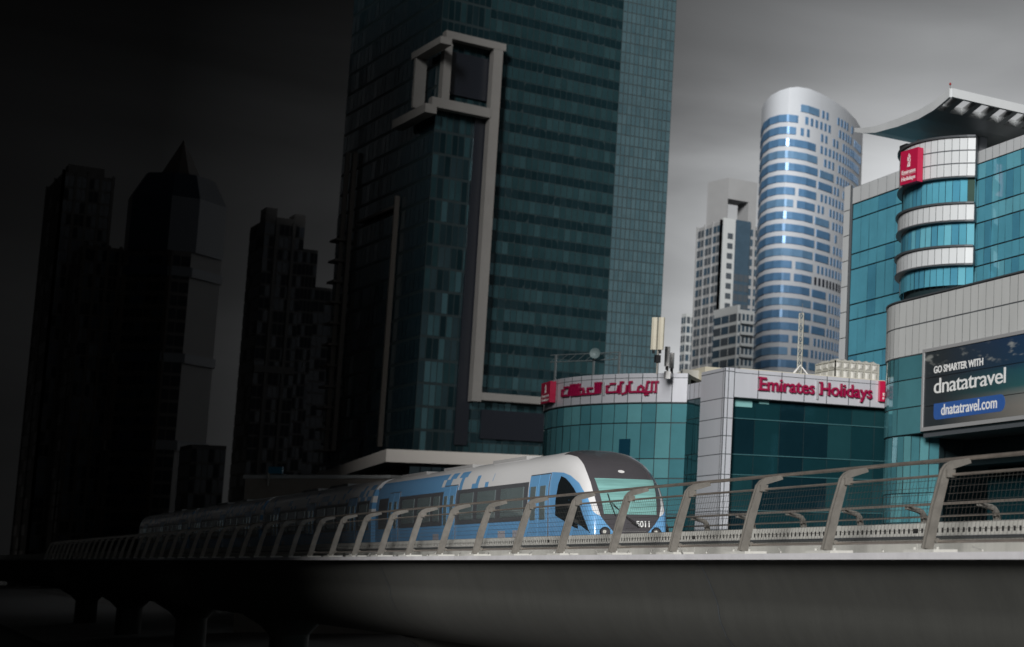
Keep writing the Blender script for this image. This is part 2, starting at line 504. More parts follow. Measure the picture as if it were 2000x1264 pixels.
# loose debris on the ledge
db = MB()
for k in range(26):
    x = XP + 2 - k * 1.9 + RNG.uniform(-.5, .5)
    db.tube([(x, YE + .2, ZL - .03), (x - RNG.uniform(.2, .6), YE + .35, ZL - .02 + RNG.uniform(0, .1))], .018, 5)
tag(db.build('ledge_debris', M_CONC), 'scraps of grey strap and grit lying along the pale viaduct ledge', 'debris', kind='stuff')

# ================================================================== TRAIN
YT0, YT1 = 18.0, 20.9
YC = (YT0 + YT1) / 2
ZB = EYE + .35
UF = 53.7                          # nose tip, metres along the line
TT = [(0, .80), (.02, 1.0), (.07, 1.3), (.14, 1.6), (.30, 2.05), (.55, 2.5), (.88, 2.9), (1.35, 3.26), (1.9, 3.55), (2.7, 3.80), (3.6, 3.93), (4.6, 3.96), (6, 3.94)]
def lerp(tab, s):
    if s <= tab[0][0]: return tab[0][1]
    for (a, va), (b, vb) in zip(tab, tab[1:]):
        if s <= b: return va + (vb - va) * (s - a) / (b - a)
    return tab[-1][1]
WW = [(0, 1.10), (.06, 1.20), (.3, 1.30), (1.0, 1.38), (2.5, 1.43), (4, 1.45)]
ZM = 2.05; QQ = 3.3
def Tz(s): return lerp(TT, s)
def Wd(s): return lerp(WW, s)
def zm(s): return min(ZM, Tz(s) * .55)
def half(s, z):                    # half width at height z above the eye
    T, m = Tz(s), zm(s)
    if z >= T: return -1
    if z <= m: return Wd(s) * (1 - .035 * max(0, (m - z)))
    return Wd(s) * (1 - ((z - m) / (T - m)) ** QQ) ** (1 / QQ)
def uf(y, z):
    a, b = 0.0, 6.0
    if half(0, z) >= abs(y): return 0.0
    for _ in range(40):
        c = (a + b) / 2
        if half(c, z) >= abs(y): b = c
        else: a = c
    return b
def section(s, n=28):
    T, m, w = Tz(s), zm(s), Wd(s)
    pts = [(-half(s, .35), .35), (-half(s, (m + .35) / 2), (m + .35) / 2), (-w, m)]
    for k in range(1, n):
        a = math.pi * k / n
        cx, cz = -math.cos(a), math.sin(a)
        pts.append((w * math.copysign(abs(cx) ** (2 / QQ), cx), m + (T - m) * abs(cz) ** (2 / QQ)))
    pts += [(w, m), (half(s, (m + .35) / 2), (m + .35) / 2), (half(s, .35), .35)]
    return pts
def TP(s, y, z): return (-(UF + s), YC + y, EYE + z)
tr = thing('metro_train', (-UF, YC, EYE), 'blue and white driverless metro train with black nose mask numbered 5011', 'train')

# livery: blue paint below a sweeping line, blocky pixels where blue dissolves into white
def livery():
    m = bpy.data.materials.new('train_livery'); m.use_nodes = True
    t = m.node_tree; b = t.nodes['Principled BSDF']
    b.inputs['Roughness'].default_value = .22; b.inputs['Coat Weight'].default_value = .3
    def n(k, **kw): return N(k, t, **kw)
    l = t.links.new
    g = n('ShaderNodeTexCoord'); sp = n('ShaderNodeSeparateXYZ'); l(g.outputs['Object'], sp.inputs[0])
    s = n('ShaderNodeMath', operation='MULTIPLY'); s.inputs[1].default_value = -1; l(sp.outputs[0], s.inputs[0])
    f = n('ShaderNodeMath', operation='DIVIDE'); f.inputs[1].default_value = 10; l(s.outputs[0], f.inputs[0])
    cr = n('ShaderNodeValToRGB')
    pts = [(0, 1.38), (.12, 1.46), (.25, 1.62), (.4, 1.85), (.7, 2.2), (1.4, 2.65), (2.2, 2.93), (2.9, 3.06), (3.9, 3.12), (6.3, 3.10), (6.35, 2.0), (10, 2.0)]
    ramp(cr, [(a / 10, v / 4) for a, v in pts]); l(f.outputs[0], cr.inputs[0])
    lim = n('ShaderNodeMath', operation='MULTIPLY'); lim.inputs[1].default_value = 4; l(cr.outputs[0], lim.inputs[0])
    lt = n('ShaderNodeMath', operation='LESS_THAN'); l(sp.outputs[2], lt.inputs[0]); l(lim.outputs[0], lt.inputs[1])
    # pixel cells
    def cell(size):
        v = n('ShaderNodeVectorMath', operation='SNAP'); v.inputs[1].default_value = (size, 100, size * .7)
        a = n('ShaderNodeVectorMath', operation='ADD'); a.inputs[1].default_value = (.03, 50, .02)
        l(g.outputs['Object'], a.inputs[0]); l(a.outputs[0], v.inputs[0])
        w = n('ShaderNodeTexWhiteNoise', noise_dimensions='3D'); l(v.outputs[0], w.inputs[0])
        return w
    c1 = cell(.44)
    s40 = n('ShaderNodeMath', operation='DIVIDE'); s40.inputs[1].default_value = 140; l(s.outputs[0], s40.inputs[0])
    dens = n('ShaderNodeValToRGB')
    ramp(dens, [(0, 0), (9.5 / 140, 0), (12 / 140, .10), (14.5 / 140, .35), (18 / 140, .85), (19.5 / 140, 1), (29.2 / 140, 1), (29.5 / 140, .55), (37 / 140, .2), (55 / 140, .12), (58 / 140, .5), (80 / 140, .3), (1, .3)])
    l(s40.outputs[0], dens.inputs[0])
    up = n('ShaderNodeMath', operation='LESS_THAN'); l(c1.outputs[0], up.inputs[0]); l(dens.outputs[0], up.inputs[1])
    zt = n('ShaderNodeMath', operation='LESS_THAN'); l(sp.outputs[2], zt.inputs[0]); zt.inputs[1].default_value = 3.62
    upz = n('ShaderNodeMath', operation='MULTIPLY'); l(up.outputs[0], upz.inputs[0]); l(zt.outputs[0], upz.inputs[1])
    blue = n('ShaderNodeMath', operation='MAXIMUM'); l(lt.outputs[0], blue.inputs[0]); l(upz.outputs[0], blue.inputs[1])
    # pale pixels low on the flank
    c2 = cell(.9)
    d2 = n('ShaderNodeValToRGB'); ramp(d2, [(0, 0), (6 / 140, .0), (6.5 / 140, .55), (12 / 140, .35), (17 / 140, .06), (1, .06)]); l(s40.outputs[0], d2.inputs[0])
    lo = n('ShaderNodeMath', operation='LESS_THAN'); l(c2.outputs[0], lo.inputs[0]); l(d2.outputs[0], lo.inputs[1])
    zl = n('ShaderNodeMath', operation='LESS_THAN'); l(sp.outputs[2], zl.inputs[0]); zl.inputs[1].default_value = 1.12
    lz = n('ShaderNodeMath', operation='MULTIPLY'); l(lo.outputs[0], lz.inputs[0]); l(zl.outputs[0], lz.inputs[1])
    mx = n('ShaderNodeMix', data_type='RGBA'); l(blue.outputs[0], mx.inputs[0])
    mx.inputs[6].default_value = (.74, .75, .76, 1); mx.inputs[7].default_value = (.155, .385, .68, 1)
    m2_ = n('ShaderNodeMix', data_type='RGBA'); l(lz.outputs[0], m2_.inputs[0]); l(mx.outputs[2], m2_.inputs[6]); m2_.inputs[7].default_value = (.42, .42, .46, 1)
    l(m2_.outputs[2], b.inputs['Base Color'])
    return m
M_LIV = livery()
M_TBLUE = mat('door_blue', (.16, .39, .68), .25, coat=.3)
M_TDARK = mat('window_band_grey', (.09, .095, .105), .3)
M_TWIN = glass('train_window', (.26, .33, .34), rough=.06, metal=.5)
M_MASK = mat('mask_black', (.075, .072, .08), .25, coat=.4)
M_WIND = mat('windscreen_glass', (.40, .82, .79), .06, .5, spec=.7, noise=.34, nscale=.9, hstretch=True, bump=.05, bscale=.8)  # horizontal bands in the colour imitate banded reflections on the glass
M_CABW = mat('cab_window_black', (.012, .016, .018), .08, spec=.6)
def side(s, z, o=.015):
    return TP(s, -(half(s, z) + o), z)
def side_rect(mb, s0, s1, z0, z1, o=.015, mi=0, ns=1, nz=6):
    rows = [[side(s0 + (s1 - s0) * a / ns, z0 + (z1 - z0) * k / nz, o) for a in range(ns, -1, -1)] for k in range(nz + 1)]
    mb.grid(rows, mi)
    # thin rim so the panel has an edge
    for s in (s0, s1):
        mb.grid([[side(s, z0 + (z1 - z0) * k / nz, -.01), side(s, z0 + (z1 - z0) * k / nz, o)] for k in range(nz + 1)], mi)
CARS = [(0, 28.75), (29.6, 56.2), (57.0, 83.5), (84.3, 111)]
for ci, (s0, s1) in enumerate(CARS):
    ss = [0, .01, .02, .04, .07, .10, .14, .2, .3, .42, .55, .7, .88, 1.1, 1.4, 1.7, 2.1, 2.5, 3, 3.6, 4.2, 5, 6] if ci == 0 else [s0]
    ss = ss + [s1]
    bd = MB()
    secs = [section(s) for s in ss]
    if ci:
        secs = [section(6)] * 2
    rows = [[TP(s, y, z) for y, z in q] for s, q in zip(ss, secs)]
    bd.grid(rows); bd.face(rows[0]); bd.face(list(reversed(rows[-1])))
    car = bd.build('carriage', M_LIV, tr, smooth=True)
    # window band with windows and doors
    if ci == 0:
        doors = [(4.1, 6.2), (15.6, 17.4), (24.6, 26.4)]
        wins = [(6.9, 9.6), (10.3, 12.6), (13.2, 15.0), (18.0, 18.9), (19.4, 21.4), (22.0, 24.0)]
        bs, be = 6.4, 28.2
    else:
        doors = [(s0 + k, s0 + k + 1.8) for k in (3.0, 12.4, 21.8)]
        wins = [(s0 + a, s0 + b) for a, b in ((.9, 2.4), (5.4, 7.1), (7.7, 9.4), (10.0, 11.8), (14.8, 16.6), (17.2, 18.9), (19.5, 21.2), (24.2, 25.8))]
        bs, be = s0 + .5, s1 - .5
    wb = MB(); side_rect(wb, bs, be, 1.45, 2.86, .012, ns=1)
    wb.build('window_band', M_TDARK, car, weld=True)
    for a, b in wins:
        w = MB(); side_rect(w, a, b, 1.62, 2.70, .026); w.build('window', M_TWIN, car, weld=True)
    for a, b in doors:
        d = MB(); mid = (a + b) / 2
        for p, q in ((a, mid - .015), (mid + .015, b)):
            side_rect(d, p, q, .42, 3.06, .045)
            side_rect(d, p + .22, q - .22, 1.45, 2.66, .056, mi=1)
        side_rect(d, a - .02, b + .02, .41, 3.1, .034, mi=2)
        d.build('door', [M_TBLUE, M_TWIN, M_TDARK], car, weld=True)
    for a in range(int(s0) + 9, int(s1) - 4, 7):
        rf = MB(); rf.box((-(UF + a), YC - .8, EYE + 3.86), (-(UF + a + 4.2), YC + .8, EYE + 3.975))
        rf.build('roof_unit', mat('roof_grey', (.33, .33, .33), .6), car)
    sk = MB().box((-(UF + max(s0, .9)), YC - 1.2, ZL - .02), (-(UF + s1 - .1), YC + 1.2, EYE + .36))
    sk.build('underframe', M_BLACK, car)
    if ci < 3:
        gw = MB()
        for k in range(5):
            x0 = s1 + .02 + k * .165
            gw.box((-(UF + x0), YC - 1.18 + .05 * (k % 2), EYE + .45), (-(UF + x0 + .155), YC + 1.18 - .05 * (k % 2), EYE + 3.42 - .05 * (k % 2)))
        gw.build('gangway', M_BLACK, tr)
# nose mask, windscreen, lamps
def top(s, y):
    T, m, w = Tz(s), zm(s), Wd(s)
    q = max(0, 1 - (abs(y) / w) ** QQ)
    return m + (T - m) * q ** (1 / QQ)
HWM = [(.80, .46), (1.0, .60), (1.3, .82), (1.6, .98), (2.1, 1.08), (2.6, 1.12), (3.0, 1.12), (3.3, 1.10), (3.5, 1.06), (3.7, 1.02), (3.8, 1.0)]
mk = MB(); rows = []
for s in [0.001, .01, .02, .04, .07, .10, .14, .2, .25, .3, .36, .42, .48, .55, .62, .7, .78, .88, .98, 1.1, 1.25, 1.4, 1.6, 1.8, 2.1, 2.4, 2.7, 3.0, 3.4, 3.8, 4.1]:
    h = lerp(HWM, Tz(s)); row = []
    for k in range(-14, 15):
        y = h * k / 14
        z = top(s, y); e = .012
        nx = 1.0 if s < .6 else max(0, 1 - (s - .6) / 1.2)
        row.append(TP(s - e * nx, y, z + e * (1.0 if s > .3 else .3)))
    rows.append(row)
bot = [TP(-.014, .46 * k / 14 * (1 - 0), .60) for k in range(-14, 15)]
mk.grid([bot] + rows)
mask = mk.build('nose_mask', M_MASK, tr, smooth=True)
def front(y, z, o=.02):
    s = uf(y, z); return TP(s - o, y, z + o * .2)
wn = MB()
rows = []
for k in range(25):
    z = 1.56 + (2.80 - 1.56) * k / 24
    h = .99 - .11 * (1 - k / 24) - .0 * k
    rows.append([front(h * j / 16, z, .03) for j in range(-16, 17)])
wn.grid(rows)
wn.build('windscreen', M_WIND, tr, smooth=True)
nm = MB()
def nf(u, h, o): return front(.17 + (.62 - .17) * u, 1.13 + h, .04 + o)
lettering(nm, '5011', nf, .012, .20, bold=.02)
nm.build('fleet_number', M_WHITED, tr)
lb = MB()
lb.face([front(-.06 + .11 * math.cos(a * math.pi / 8), 3.06 + .055 * math.sin(a * math.pi / 8), .045) for a in range(16)])
lb.build('roof_badge', M_WHITE, tr)
mb_ = MB()
mb_.tube([front(.5 * k / 6 * 2 - .5, .98, .035) for k in range(7)], .012, 6)
mb_.build('mask_seam', mat('seam_grey', (.2, .2, .2), .4), tr)
for y in (-.86, .86):
    hl = MB()
    c = [front(y + .17 * math.cos(a * math.pi / 12), .96 + .17 * math.sin(a * math.pi / 12), .03) for a in range(24)]
    c2 = [front(y + .12 * math.cos(a * math.pi / 12), .96 + .12 * math.sin(a * math.pi / 12), .02) for a in range(24)]
    c3 = [front(y + .17 * math.cos(a * math.pi / 12), .96 + .17 * math.sin(a * math.pi / 12), -.03) for a in range(24)]
    hl.grid([c3, c, c2], 0, closed=True); hl.face(c2, 1)
    cc = front(y - .02, .96, .05)
    hl.face([Vector(cc) + (Vector(front(y - .02 + .06 * math.cos(a * math.pi / 8), .96 + .06 * math.sin(a * math.pi / 8), .045)) - Vector(cc)) for a in range(16)], 2)
    hl.build('headlight', [M_BLACK, mat('lamp_glass', (.10, .10, .11), .1, .3), mat('lamp_bulb', (.55, .55, .5), .2)], tr)
wp = MB()
wp.tube([front(-.52, 1.50, .05), front(-.66, 1.9, .08), front(-.72, 2.25, .08)], .018, 6)
wp.tube([front(.22, 1.15, .05), front(-.15, 1.42, .07), front(-.62, 1.95, .08)], .016, 6)
wp.tube([front(.30, 1.17, .05), front(-.08, 1.42, .07), front(-.60, 1.86, .08)], .010, 6)
wp.tube([front(.24, 1.13, .04), front(.02, 1.28, .05)], .035, 6)
wp.build('wiper', M_BLACK, tr)
# cab side window
cw = MB()
pl = [(1240, 250), (1265, 262), (1290, 290), (1312, 322), (1333, 365), (1345, 420), (1362, 490), (1390, 597), (1312, 562), (1207, 490), (1213, 400), (1228, 300)]
pts = []
for x, y in pl:
    q = atY(700 + x / 3.125, 850 + y / 3.125, YT0 + .05)
    s, z = -q.x - UF, q.z - EYE
    pts.append((s, z))
cen = (sum(p[0] for p in pts) / len(pts), sum(p[1] for p in pts) / len(pts))
rings = [[side(cen[0] + (s - cen[0]) * k, cen[1] + (z - cen[1]) * k, .02) for s, z in pts] for k in (1, .8, .6, .4, .2, .02)]
rim = [side(s, z, -.01) for s, z in pts]
cw.grid([rim] + rings, 0, closed=True)
cw.build('cab_window', M_CABW, tr, weld=True)

# ================================================================== HOLIDAY AGENCY BUILDING (curved bay, white pillar, dark hall)
XFAC = -86.0; YP = 36.0
def zf(px, py): return atX(px, py, XFAC).z
CB = (-102.05, 43.1); RB = 11.3
eb = thing('office_building', (-92, 42, 0), 'low office building with curved teal glass bay, white pillar and crimson lettering', 'building')
A0, A1 = -128, math.degrees(math.asin((YP + .6 - CB[1]) / RB))
zt = atC(1290, 729, CB, RB).z; zc = atC(1290, 738, CB, RB).z; zfb = atC(1290, 788, CB, RB).z
zr1 = atC(1290, 826, CB, RB).z; zr2 = atC(1290, 896, CB, RB).z
bay = arc(CB, RB, A0, A1, 20)
bk = MB(); band(bk, bay, 0, zt - .05, -.5, 0)
bk.prism([Vector((CB[0], CB[1]))] + list(arc(CB, RB - .02, A0, A1, 20)), zt - .3, zt - .06)
bk.build('bay_core', M_MULL, eb)
fs = MB(); band(fs, bay, zfb + .04, zt - .01, 0, .10, 1)
panes(fs, offs(bay, .10), zfb + .05, zc, .028, .028, .012, .003)
panes(fs, offs(bay, .10), zc, zt, .028, .012, .012, .003)
fs.build('bay_fascia', [M_CLAD, M_SEAM], eb)
rows = [(zr1, zfb, [0, 1, 2]), (zr2, zr1, [0, 0, 1, 2])]
z = zr2
while z > .6:
    h = 1.2 if len(rows) % 2 == 0 else 2.15
    rows.append((max(z - h, .3), z, [0, 1, 2])); z -= h
for z0, z1, mis in rows:
    w = MB(); panes(w, bay, z0, z1, .022, .035, .04, .012, mis=mis)
    w.build('glazing_band', [M_TEAL, M_TEALB, M_TEALC], eb)
_a, _b = atC(1209, 870, CB, RB + .05), atC(1232, 870, CB, RB + .05)
dp = MB(); panes(dp, [xy(_a), xy(_b)], zr2 - .2, atC(1220, 857, CB, RB).z, .02, .02, .04, .0); dp.build('open_pane', mat('deep_blue_glass', (.01, .06, .10), .1, .3), eb)
# dark return between bay and pillar
YR = YP + .6
e0 = Vector((bay[-1].x, YR)); e1 = xy(atY(1367, 900, YR))
ret = line((bay[-1].x - .2, YR), (e1.x + .2, YR), 4)
zrt = atY(1340, 752, YR).z; zrb = atY(1340, 783, YR).z
rb = MB(); band(rb, ret, 0, zrt - .1, -.4, 0); rb.build('return_wall', M_MULL, eb)
rc = MB(); band(rc, ret, zrb, zrt, .0, .06, 1); panes(rc, offs(ret, .06), zrb, zrt, .028, .028, .012, .003)
rc.build('return_fascia', [M_CLAD, M_SEAM], eb)
z = zrb
k = 0
while z > .6:
    h = (1.2, 2.15)[k % 2]; k += 1
    w = MB(); panes(w, ret, max(z - h, .3), z, .02, .03, .03, .012); w.build('glazing_band', M_DARKG, eb); z -= h
# pillar and fascia of the hall
xl = atY(1367, 800, YP).x
yp1 = atX(1432, 800, XFAC).y
zpt = zf(1400, 715)
pil_lines = [723, 776, 815, 850, 886, 926, 962, 998, 1034]
pzs = [zpt] + [zf(1400, y) for y in pil_lines]
while pzs[-1] > 1.2: pzs.append(pzs[-1] - 1.1)
pzs.append(.2)
pl = MB()
pl.box((xl, YP + .01, 0), (XFAC - .01, yp1, zpt - .05), 1)
face_l = [Vector((xl, YP + .01)), Vector((XFAC - .25, YP + .01)), Vector((XFAC - .01, YP + .01))]
face_r = [Vector((XFAC - .01, YP + .01)), Vector((XFAC - .01, YP + .22)), Vector((XFAC - .01, yp1))]
for a, b in zip(pzs, pzs[1:]):
    panes(pl, face_l, b, a, .026, .026, .014, .002); panes(pl, face_r, b, a, .026, .026, .014, .002)
pl.face([(xl, YP, zpt - .04), (XFAC, YP, zpt - .04), (XFAC, yp1, zpt - .04), (xl, yp1, zpt - .04)])
pl.build('pillar', [M_CLAD, M_SEAM], eb)
yend = 58.0
zft, zfc, zfbm = zf(1435, 719), zf(1435, 727), zf(1435, 776)
# the fascia runs level; heights taken at its near end
npan = 15
fl = line((XFAC - .02, yp1), (XFAC - .02, yend), npan)
hf = MB(); band(hf, fl, zfbm, zft - .01, -.3, 0, 1)
panes(hf, fl, zfbm, zfc, .028, .028, .014, .003); panes(hf, fl, zfc, zft, .028, .012, .014, .003)
hf.build('hall_fascia', [M_CLAD, M_SEAM], eb)
hw = MB()
XG = XFAC - .55
hw.box((XG - .4, yp1, 0), (XG - .02, yend, zfbm - .01))
hw.box((XG - 14, YR + .5, zft - 1.2), (XFAC - .4, yend, zft - .9))
hw.build('hall_wall', M_MULL, eb)
gl = line((XG, yp1), (XG, yend), 14)
hz = [zfbm] + [zf(1435, y) for y in (815, 886, 926, 996, 1036)]
while hz[-1] > 2.5: hz.append(hz[-1] - (2.15 if len(hz) % 2 else 1.2))
hz.append(.3)
for a, b in zip(hz, hz[1:]):
    w = MB(); panes(w, gl, b, a, .014, .022, .03, .02, mis=[0, 0, 1, 2]); w.build('glazing_band', [M_DARKG, M_DARKG2, M_DARKG3], eb)
    t = MB().box((XG + .02, yp1 + .02, b - .025), (XG + .09, yend, b + .025)); t.build('transom', mat('teal_transom', (.06, .16, .18), .4, .3), eb)
# sky reflections at the top corner, painted as paler panes on the dark glass
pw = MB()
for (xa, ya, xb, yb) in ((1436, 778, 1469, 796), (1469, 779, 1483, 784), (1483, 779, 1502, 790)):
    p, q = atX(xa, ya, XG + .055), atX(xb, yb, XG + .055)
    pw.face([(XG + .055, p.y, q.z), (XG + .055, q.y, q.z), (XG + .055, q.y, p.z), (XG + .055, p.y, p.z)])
pw.build('sky_reflection_pane', mat('painted_sky_reflection', (.30, .62, .62), .12, .3), eb, )
cp = MB()
q0, q1 = atY(1322, 727, YR + 2.2), atY(1372, 752, YR + 2.2)
cp.box((q0.x, YR + 2.2, q1.z - 1.5), (q1.x + .3, YR + 6.0, q0.z - .05))
cp.build('roof_parapet', M_CREAM, eb)
rp = MB().box((XFAC - 6, yp1 + 1, zft - .9), (XFAC - 1.5, yend, zft + .22)); rp.build('roof_curb', M_CREAM, eb)

# crimson lettering
ltr = thing('wall_lettering', (XFAC, 44, zfbm), 'crimson raised latin lettering on the flat white fascia above the dark hall glass', 'sign')
ya, yb = atX(1482, 750, XFAC).y, atX(1702, 760, XFAC).y
zb0, zc0 = zf(1482, 762), zf(1482, 737)
def split_text(parts):
    for body, u0, u1 in parts:
        m = MB()
        def fn(u, h, o, u0=u0, u1=u1): return (XFAC + .02 + o, ya + (yb - ya) * (u0 + (u1 - u0) * u), zb0 + h)
        lettering(m, body, fn, .16, zc0 - zb0, bold=.012)
        # little flared serifs on the capitals
        yy0 = ya + (yb - ya) * u0; hh = zc0 - zb0
        m.box((XFAC + .03, yy0 - .09, zb0 + hh * .93), (XFAC + .175, yy0 + .1, zb0 + hh * 1.03)); m.box((XFAC + .03, yy0 - .07, zb0 - .02), (XFAC + .175, yy0 + .1, zb0 + hh * .08))
        m.build('word', M_REDD, ltr)
split_text([('Emirates', 0, .475), ('Holidays', .53, 1.0)])
dv = MB(); yd = ya + (yb - ya) * .503
dv.box((XFAC + .03, yd - .035, zb0 - .28), (XFAC + .14, yd + .035, zc0 + .08)); dv.build('divider', M_GREYL, ltr)
# arabic lettering on the curve, built from strokes
arb = thing('wall_lettering', (CB[0], CB[1] - RB, zfb), 'crimson raised arabic lettering on the curved white fascia of the bay', 'sign')
RL = RB + .135
def cyl(px, py):
    q = atC(px, py, CB, RL); a = math.atan2(q.y - CB[1], q.x - CB[0])
    return a * RL, q.z
def cfn(s, h, o):
    a = s / RL; r_ = RL + o
    return (CB[0] + r_ * math.cos(a), CB[1] + r_ * math.sin(a), h)
def zz(x, y): return cyl(1040 + x / 7.69, 720 + y / 7.69)
AR1 = [[(1893, 202), (1868, 202), (1862, 350), (1842, 352)], [(1830, 202), (1806, 202), (1798, 350), (1702, 352), (1722, 300), (1738, 202), (1762, 200)],
       [(1700, 392), (1742, 390)], [(1690, 352), (1668, 350), (1672, 285), (1640, 262), (1605, 285), (1590, 350), (1668, 350)], [(1590, 350), (1470, 354), (1472, 205), (1502, 202)],
       [(1432, 262), (1420, 362), (1362, 384)], [(1370, 207), (1340, 208), (1330, 360), (1312, 366)], [(1306, 262), (1290, 352), (1130, 362), (1132, 268), (1156, 266)], [(1188, 234), (1206, 230)], [(1228, 230), (1248, 228)]]
AR2 = [[(1056, 218), (1034, 218), (1022, 366), (962, 372), (962, 222), (1000, 218)], [(1002, 222), (992, 366)], [(962, 374), (860, 382), (842, 340), (850, 300), (905, 296)], [(858, 382), (700, 396)],
       [(722, 240), (712, 240), (712, 392)], [(716, 312), (770, 302), (782, 340), (770, 388)], [(692, 398), (600, 402), (596, 252), (672, 246), (660, 398)], [(628, 250), (630, 398)],
       [(578, 312), (556, 404), (460, 414), (466, 330), (486, 326)], [(500, 288), (516, 286)], [(536, 284), (552, 282)]]
for ls in (AR1, AR2):
    m = MB(); strokes(m, [[zz(*p) for p in l_] for l_ in ls], cfn, .115, .13); m.build('word', M_REDD, arb)
m = MB(); strokes(m, [[zz(1078, 210), zz(1076, 396)]], cfn, .09, .08); m.build('divider', M_GREYL, arb)

# red box signs with emblem
def emblem(m, fn, w, h):
    ls = [[(.50, .98), (.44, .86), (.58, .74), (.46, .62)], [(.60, .88), (.66, .70), (.50, .55), (.40, .42)], [(.36, .74), (.34, .50), (.62, .40)],
          [(.40, .30), (.64, .34), (.70, .55)], [(.36, .22), (.36, .06), (.62, .04), (.64, .26)], [(.50, .30), (.50, .10)], [(.30, .0), (.66, .0)]]
    strokes(m, [[(x * w, y * h) for x, y in l_] for l_ in ls], fn, .03 * w + .012, .012)
def red_sign(o2d, ud, zb_, w, h, d, label, spread):
    """o2d: bottom left corner on the wall, ud: unit vector to the right along the wall"""
    n = nrm(ud)
    t = thing('sign_box', (o2d.x, o2d.y, zb_), label, 'sign', 'red travel agency signs')
    def P(s, hh, o): return (o2d.x + ud.x * s + n.x * o, o2d.y + ud.y * s + n.y * o, zb_ + hh)
    bx = MB().hexa([P(0, 0, 0), P(w, 0, 0), P(w, 0, d), P(0, 0, d), P(0, h, 0), P(w, h, 0), P(w, h, d), P(0, h, d)])
    bx.build('box', M_RED, t, weld=True)
    em = MB(); emblem(em, lambda s, hh, o: P(w * .28 + s, h * .50 + hh, d + .004 + o), w * .44, h * .38); em.build('emblem', M_WHITED, t)
    for body, y0 in (('Emirates', .30), ('Holidays', .10)):
        m = MB(); lettering(m, body, lambda u, hh, o, y0=y0: P(w * (.1 + .8 * u), h * y0 + hh, d + .004 + o), .01, h * .115, bold=.01); m.build('word', M_WHITED, t)
    ln = MB().hexa([P(w * .1, h * .265, d), P(w * .9, h * .265, d), P(w * .9, h * .265, d + .012), P(w * .1, h * .265, d + .012),
                    P(w * .1, h * .272, d), P(w * .9, h * .272, d), P(w * .9, h * .272, d + .012), P(w * .1, h * .272, d + .012)]); ln.build('divider', M_WHITED, t)
    return t
# on the bay's left end
def wall_sign(pl, pr, pb, pt_, cyl_c, cyl_r, d, label):
    a = xy(atC(pl, (pb + pt_) / 2, cyl_c, cyl_r + .12)); b = xy(atC(pr, (pb + pt_) / 2, cyl_c, cyl_r + .12))
    z0 = atC((pl + pr) / 2, pb, cyl_c, cyl_r).z; z1 = atC((pl + pr) / 2, pt_, cyl_c, cyl_r).z
    u = (b - a).normalized()
    return red_sign(a + nrm(u) * .02, u, z0, (b - a).length, z1 - z0, d, label, 0)
wall_sign(1069, 1086, 789, 749, CB, RB, .35, 'faded red square sign at the far left end of the curved bay fascia')
p, q = atX(1715, 760, XFAC), atX(1752, 763, XFAC)
red_sign(Vector((XFAC + .02, p.y)), Vector((0, 1)), zf(1715, 785) + .02, 2.0, zf(1715, 745) - zf(1715, 785), .22, 'red sign half hidden behind the round glass corner beside the crimson lettering', 0)

